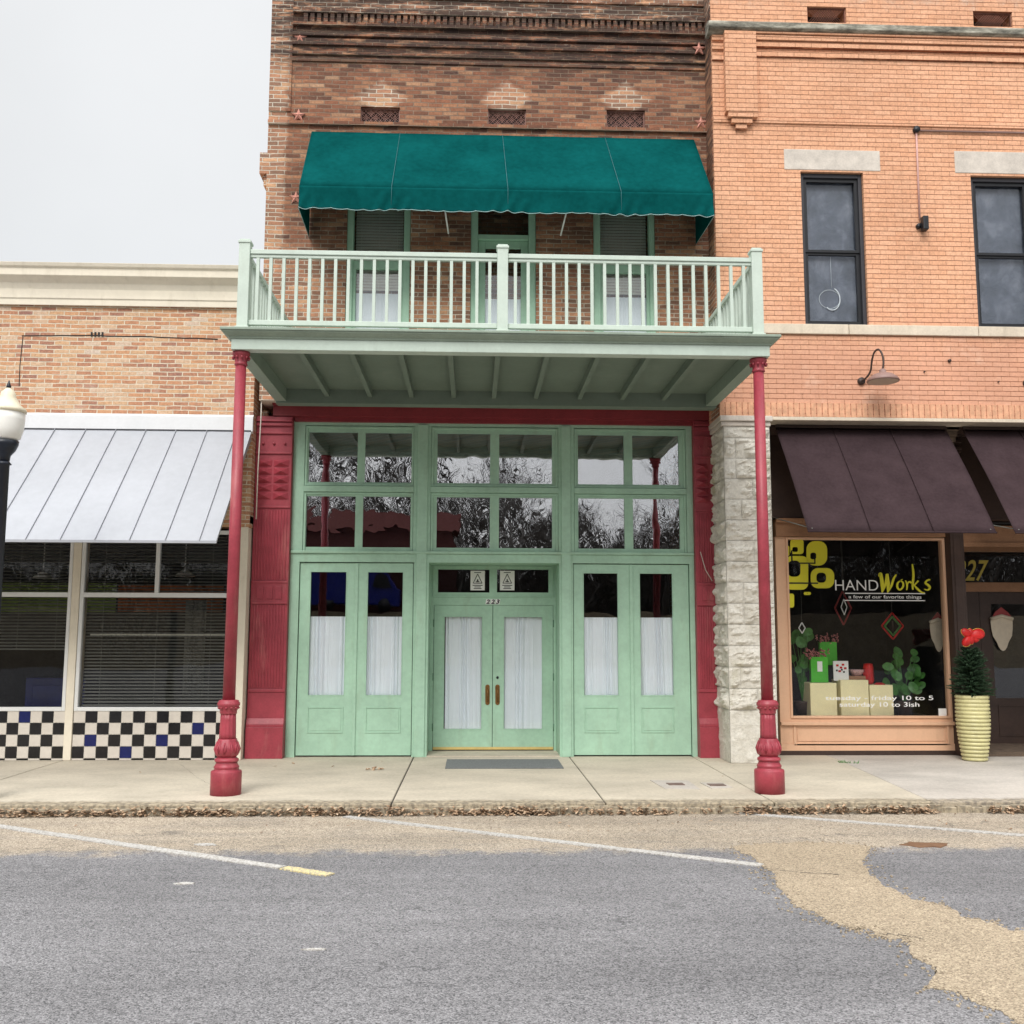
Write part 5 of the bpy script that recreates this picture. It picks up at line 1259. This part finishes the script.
# far display window past the door, outside the photograph
f = MB(); holes_wall(f, 9.152, 15.9, .16, 3.3, YH, YH+.1, [(9.5, .67, 12.2, 3.05), (12.5, .67, 15.5, 3.05)])
f.build('display_window', M['tan'], rb, bevel=.005)
for a_, b__ in ((9.5, 12.2), (12.5, 15.5)): MB().box(a_, YH+.04, .67, b__, YH+.045, 3.05).build('pane', M['glass'], rb)
MB().box(15.9, YP, .15, 16, 2.6, zst).build('end_pier', M['rock'], rb)
# brown awnings
def brown_awning(x0, x1, lb, s0=(.333, .667)):
    r = empty('canvas_awning', ((x0+x1)/2, -.05, 4.5), lb, 'awning', 'brown awnings on the peach building')
    ya, yb = -.45, -1.64; za = Zz(860, 428, -.45); zb_ = Zz(900, 532, -1.64); zs_ = Zz(860, 430, -.18)
    v = MB(); nx, ny = 40, 14; vs = []
    for j in range(ny+1):
        t_ = j/ny
        for i in range(nx+1):
            u = i/nx; x = x0+(x1-x0)*u; sag = -.02*math.sin(math.pi*t_)*abs(math.sin(u*3*math.pi))
            y = ya+(yb-ya)*t_; z = za+(zb_-za)*t_
            vs.append((x, y-.03*math.sin(math.pi*t_), z+sag+.006*noise.noise(Vector((x*4, t_*5, 1)))))
    v.add(vs, [(j*(nx+1)+i, (j+1)*(nx+1)+i, (j+1)*(nx+1)+i+1, j*(nx+1)+i+1) for j in range(ny) for i in range(nx)], 0, True)
    o = v.build('canopy', M['brown'], r); o.modifiers.new('s', 'SOLIDIFY').thickness = .006
    v = MB(); v.box(x0, ya-.03, za-.01, x1, ya+.03, za+.03); v.build('head_rail', M['dbrown'], r)
    for s in s0: x = x0+(x1-x0)*s; MB().tube([(x, ya+(yb-ya)*k/8-.03*math.sin(math.pi*k/8)-.008, za+(zb_-za)*k/8+.006) for k in range(9)], .010, 6).build('rib', M['brown'], r)
    MB().tube([(x0, yb, zb_), (x1, yb, zb_)], .012, 6).build('front_bar', M['brown'], r)
    for x in (x0+.06, x1-.06): MB().tube([(x, yb+.02, zb_+.04), (x, .1, 3.38)], .007, 6).build('arm', M['blindd'], r)
brown_awning(4.03, 6.35, 'brown canvas awning above the shop display window')
brown_awning(6.58, 8.9, 'brown canvas awning above the shop door at the right edge')

# gooseneck lamp
def gooseneck(dx):
    xp, zp_ = P(861.5, 381, YP-.02); xp += dx
    xs, zs_ = P(883, 379, YP-.33); xs += dx; yl = YP-.33
    r = empty('wall_lamp', (xp, YP, zp_), 'brown gooseneck barn lamp on the peach wall above the shop window' if dx == 0 else 'brown gooseneck lamp at the right edge above the door awning', 'wall lamp', 'gooseneck lamps on the peach wall')
    MB().tube([(xp, YP, zp_), (xp, YP-.03, zp_)], .05, 16).build('wall_plate', M['dbrown'], r)
    zt = Zz(877, 350, YP-.28)
    pts_ = []
    for k_, (a_, b__) in enumerate(((861.5,381),(866,378),(870.5,371),(872,360),(874.5,352),(878.5,349.5),(882,354),(883.5,362),(883.5,370))):
        yy_ = YP-.02-.31*min(1, k_/6.5); x__, z__ = P(a_, b__, yy_); pts_.append((x__+dx, yy_, z__))
    pts_[-1] = (xs, yl, zs_+.12)
    sm_ = []
    for i in range(len(pts_)-1):
        a_, b__, c__, d__ = (Vector(pts_[max(i-1, 0)]), Vector(pts_[i]), Vector(pts_[i+1]), Vector(pts_[min(i+2, len(pts_)-1)]))
        for k in range(5): t_ = k/5; sm_.append(.5*(2*b__+(c__-a_)*t_+(2*a_-5*b__+4*c__-d__)*t_**2+(3*b__-a_-3*c__+d__)*t_**3))
    MB().tube(sm_+[Vector(pts_[-1])], .013, 8).build('neck', M['dbrown'], r)
    h = MB(); h.lathe(xs, yl, [(.20, zs_-.035), (.205, zs_-.025), (.185, zs_+.01), (.13, zs_+.055), (.06, zs_+.08), (.045, zs_+.085), (.042, zs_+.12), (.02, zs_+.135)], 32)
    h.build('lamp_shade', M['lamp'], r)
    MB().lathe(xs, yl, [(.19, zs_-.036), (.10, zs_-.03), (.02, zs_-.028)], 24).build('reflector', M['lampin'], r)
gooseneck(0); gooseneck(X(1027, 387, YP)-X(861.5, 381, YP))
# conduit and flood light
jx, jz = P(916.5, 129.5, YP-.03); fx, fz = P(920, 219, YP-.03)
r = empty('conduit', (jx, YP, jz), 'thin peach and pink electrical conduit with a black junction box between the upstairs windows', 'conduit')
MB().tube([(jx, YP, jz), (jx, YP-.05, jz)], .045, 12).build('junction_box', M['black'], r)
MB().tube([(jx, YP-.02, jz), (fx, YP-.02, fz)], .013, 6).build('pipe', plain('pinkish conduit', (.55, .33, .30), .5, .1), r)
MB().tube([(jx, YP-.02, jz-.01), (14, YP-.02, jz-.01)], .013, 6).build('pipe', M['lamp'], r)
r = empty('flood_light', (fx, YP, fz-.1), 'small black flood light at the end of the vertical conduit', 'flood light')
v = MB(); v.box(fx+.0, YP-.13, fz-.18, fx+.075, YP-.03, fz+.01); v.build('housing', M['black'], r, bevel=.01); MB().tube([(fx-.02, YP, fz-.1), (fx-.02, YP-.05, fz-.1)], .035, 10).build('bracket', M['black'], r)
v = MB()
for px, py in ((949, 361), (998, 382), (948, 330), (924, 372)):
    x, z = P(px, py, YP); v.tube([(x, YP, z), (x, YP-.03, z)], .022 if px == 949 else .010, 8)
v.build('wall_bolt', M['dbrown'], rb)
# cable on the right pilaster
v = MB(); v.tube([(X(700, 552, -.14), -.16, Zz(700, 552, -.14)), (X(705, 570, -.14), -.17, Zz(705, 570, -.14)), (X(712, 581, -.14), -.15, Zz(712, 581, -.14))], .006, 5)
tag(v.build('wire', M['lintel']), 'short loose pale wire hanging on the right red pilaster', 'wire')

# potted fir
px_, py_ = X(973.5, 730, -.45), -.45
zp0, zp1 = .15, Zz(973, 695, py_)
pl = empty('potted_fir', (px_, py_, .15), 'small fir tree in a tall ribbed yellow green pot beside the shop door', 'potted tree')
prof = []; n = 17
for i in range(n):
    t_ = i/n; base = .15+.055*math.sin(min(1, t_*1.25)*math.pi*.62) ; z = zp0+(zp1-zp0)*t_; dz = (zp1-zp0)/n
    prof += [(base-.012, z), (base+.008, z+dz*.25), (base+.008, z+dz*.75), (base-.012, z+dz*.98)]
prof += [(.20, zp1), (.185, zp1+.002), (.18, zp1-.04), (.02, zp1-.05)]
MB().lathe(px_, py_, prof, 36).build('pot', M['pot'], pl)
zf = zp1; rn = random.Random(8); v = MB(); tr = MB()
tr.tube([(px_, py_, zp1-.04), (px_+.01, py_, zp1+.62)], [.02, .006], 6); tr.build('trunk', M['bark'], pl)
for i in range(420):
    t_ = rn.random()**.85; z = zf-.03+t_*.58; a = rn.uniform(0, 6.28); ln = (.25*(1-t_)**.35+.05)*rn.uniform(.7, 1.1); up = rn.uniform(.05, .45)+t_*.6
    p0 = Vector((px_, py_, z)); d = Vector((math.cos(a), math.sin(a), up)).normalized()
    nseg = int(ln/.0065)
    for k in range(nseg):
        q_ = p0+d*(k/nseg*ln)+Vector((0, 0, -.06*(k/nseg)**2*(1-t_)))
        for s in (0, 1, 2):
            aa = rn.uniform(0, 6.28); sd2 = Vector((math.cos(aa), math.sin(aa), rn.uniform(-.2, .9))).normalized(); e_ = q_+(sd2*.6+d*.6)*.034; nn_ = d.cross(sd2).normalized()*.005
            v.add([q_-nn_, q_+nn_, e_], [(0,1,2)])
v.build('foliage', M['fir'], pl)
bowx, bowz = P(970, 636, py_-.1)
bo = empty('ribbon_bow', (bowx, py_-.1, bowz), 'red ribbon bow with gold edges on top of the potted fir', 'bow')
v = MB(); g2 = MB()
for a, s in ((.2, .20), (2.5, .14), (1.5, .10), (-.5, .13), (-2.2, .16), (-1.4, .11)):
    d = Vector((math.cos(a), 0, math.sin(a))); nrm = Vector((-math.sin(a), 0, math.cos(a))); c0 = Vector((bowx, py_-.1, bowz)); vs = []
    for j_ in range(9):
        th = math.pi*j_/8
        for k in range(12):
            ph_ = k*math.pi/6; rr_ = s*.36*math.sin(th)*(1+.12*math.sin(3*ph_+a*5)); vs.append(c0+d*(s*.5-s*.5*math.cos(th))+nrm*rr_*math.cos(ph_)+Vector((0, -1, 0))*rr_*.75*math.sin(ph_))
    v.add(vs, [(j_*12+k, j_*12+(k+1) % 12, (j_+1)*12+(k+1) % 12, (j_+1)*12+k) for j_ in range(8) for k in range(12)], 0, True)
    g2.tube([vs[j_*12+9+(j_ % 2)*0] for j_ in range(9)], .004, 5); g2.tube([vs[j_*12+0]+Vector((0, -.004, 0)) for j_ in range(9)], .0035, 5)
v.build('loop', M['ribbon'], bo)
g2.build('gold_edge', M['goldrib'], bo)

# ================================================================== ACROSS THE STREET (seen mirrored in the glass)
def bare_tree(seed, h):
    rn = random.Random(seed); tr = MB(); cr_ = MB()
    def grow(p, d, l, r, depth, mb):
        n = 3; pts_ = [p]; rs = [r]; q_ = p; dd = d
        for i in range(n):
            dd = (dd+Vector((rn.uniform(-.22, .22), rn.uniform(-.22, .22), rn.uniform(-.05, .15)))).normalized(); q_ = q_+dd*l/n; pts_.append(q_); rs.append(r*(1-.4*(i+1)/n))
        mb.tube(pts_, rs, 6 if depth < 2 else 3)
        if depth >= 6: return
        for k in range(3 if depth < 5 else 2):
            ax = Vector((rn.uniform(-1, 1), rn.uniform(-1, 1), rn.uniform(-.3, .6))).normalized(); nd = (dd+ax*rn.uniform(.5, .95)).normalized()
            grow(pts_[-1] if k else pts_[-2], nd, l*rn.uniform(.62, .82), max(.012, rs[-1]*rn.uniform(.55, .75)), depth+1, cr_)
    grow(Vector((0, 0, 0)), Vector((0, 0, 1)), h*.28, h*.022, 0, tr)
    return tr, cr_
protos = []
for i, h in enumerate((15, 13, 17)):
    t_ = empty('bare_tree', (0, 0, 0)); a, b = bare_tree(40+i, h); a.build('trunk', M['bark'], t_); b.build('crown', M['bark'], t_); protos.append(t_)
spots = [(-33,-58),(-26,-52),(-19,-56),(-12.5,-60),(-7,-53.5),(-1.5,-57),(3.5,-51.5),(8,-58),(13,-53.5),(18,-60),(24,-54.5),(30,-58),(37,-54),(44,-59),(-40,-54), (-4,-63),(6,-64),(-15,-65),(15,-66)]
used = [False]*3
names = ['far left', 'left', 'middle', 'right']
for i, (x, y) in enumerate(spots):
    k = i % 3; o = protos[k] if not used[k] else copy_tree(protos[k]); used[k] = True
    zt = 3.0 if y > -52.5 else max(-.1, 3.05*(60+y)/8)
    o.location = (x, y, zt); o.rotation_euler.z = random.uniform(0, 6.28); s = random.uniform(.85, 1.1); o.scale = (s, s, s)
    tag(o, 'bare winter tree beyond the levee, seen only mirrored in the shop glass', 'tree', 'bare trees across the street')
rn = random.Random(77); v = MB()
for i in range(70000):
    x = rn.uniform(-75, 75); top = 13.2+3.0*noise.noise(Vector((x*.12, 3, 0)))+2*noise.noise(Vector((x*.5, 7, 0)))-(2.8 if 4 < x < 24 else 0)+(3 if x < -2 else 0)
    z = 3+(top-3)*rn.random()**.9*rn.uniform(.9, 1.15); y = rn.uniform(-76, -66); a = rn.uniform(-.9, .9)+math.pi/2; l = rn.uniform(.5, 1.6); w_ = rn.uniform(.018, .06)
    if z < 6: w_ *= 3
    dx, dz = math.cos(a), math.sin(a)
    v.add([(x-dz*w_, y, z+dx*w_), (x+dz*w_, y+.1, z-dx*w_), (x+dx*l, y+rn.uniform(-.3, .3), z+dz*l)], [(0,1,2)])
v.box(-80, -78, -1, 80, -77.5, 5.5)
tag(v.build('woodland', M['bark']), 'distant bare winter wood beyond the levee, seen only in reflections', 'wood', kind='stuff')
wh = empty('warehouse', (-7, -48.9, 3.0), 'long brown metal warehouse across the street, seen mirrored in the glass', 'building')
v = MB(); v.box(-13, -51.9, 2.5, -1.2, -48.9, 8.2); v.build('wall', M['warehouse'], wh)
v = MB(); v.polyx([(-48.5, 8.15), (-50.4, 9.4), (-52.2, 8.15)], -13.3, -.9); v.build('roof', M['warehouse'], wh)
vn = empty('van', (-7, -46, 3.03), 'blue delivery van parked on the levee road, seen mirrored in the glass', 'van')
v = MB(); v.polyx([(0, 0)]*3, 0, 0) if False else None
o = [(-9.4, 3.4), (-4.3, 3.4), (-4.2, 4.2), (-4.5, 4.35), (-5.1, 5.2), (-5.5, 5.35), (-9.3, 5.35), (-9.45, 5.1)]
v.poly(o, -45.1, -46.9) if False else v.poly(o, -46.9, -45.1); v.build('body', M['blue'], vn, bevel=.06)
v = MB()
v.poly([(-5.7, 4.35), (-4.75, 4.35), (-5.2, 5.1), (-5.7, 5.1)], -45.08, -45.02); v.build('side_window', M['black'], vn)
for x in (-8.3, -5.2): MB().tube([(x, -45.3, 3.4), (x, -45.02, 3.4)], .36, 18).build('wheel', M['black'], vn)
bpy.context.view_layer.update()
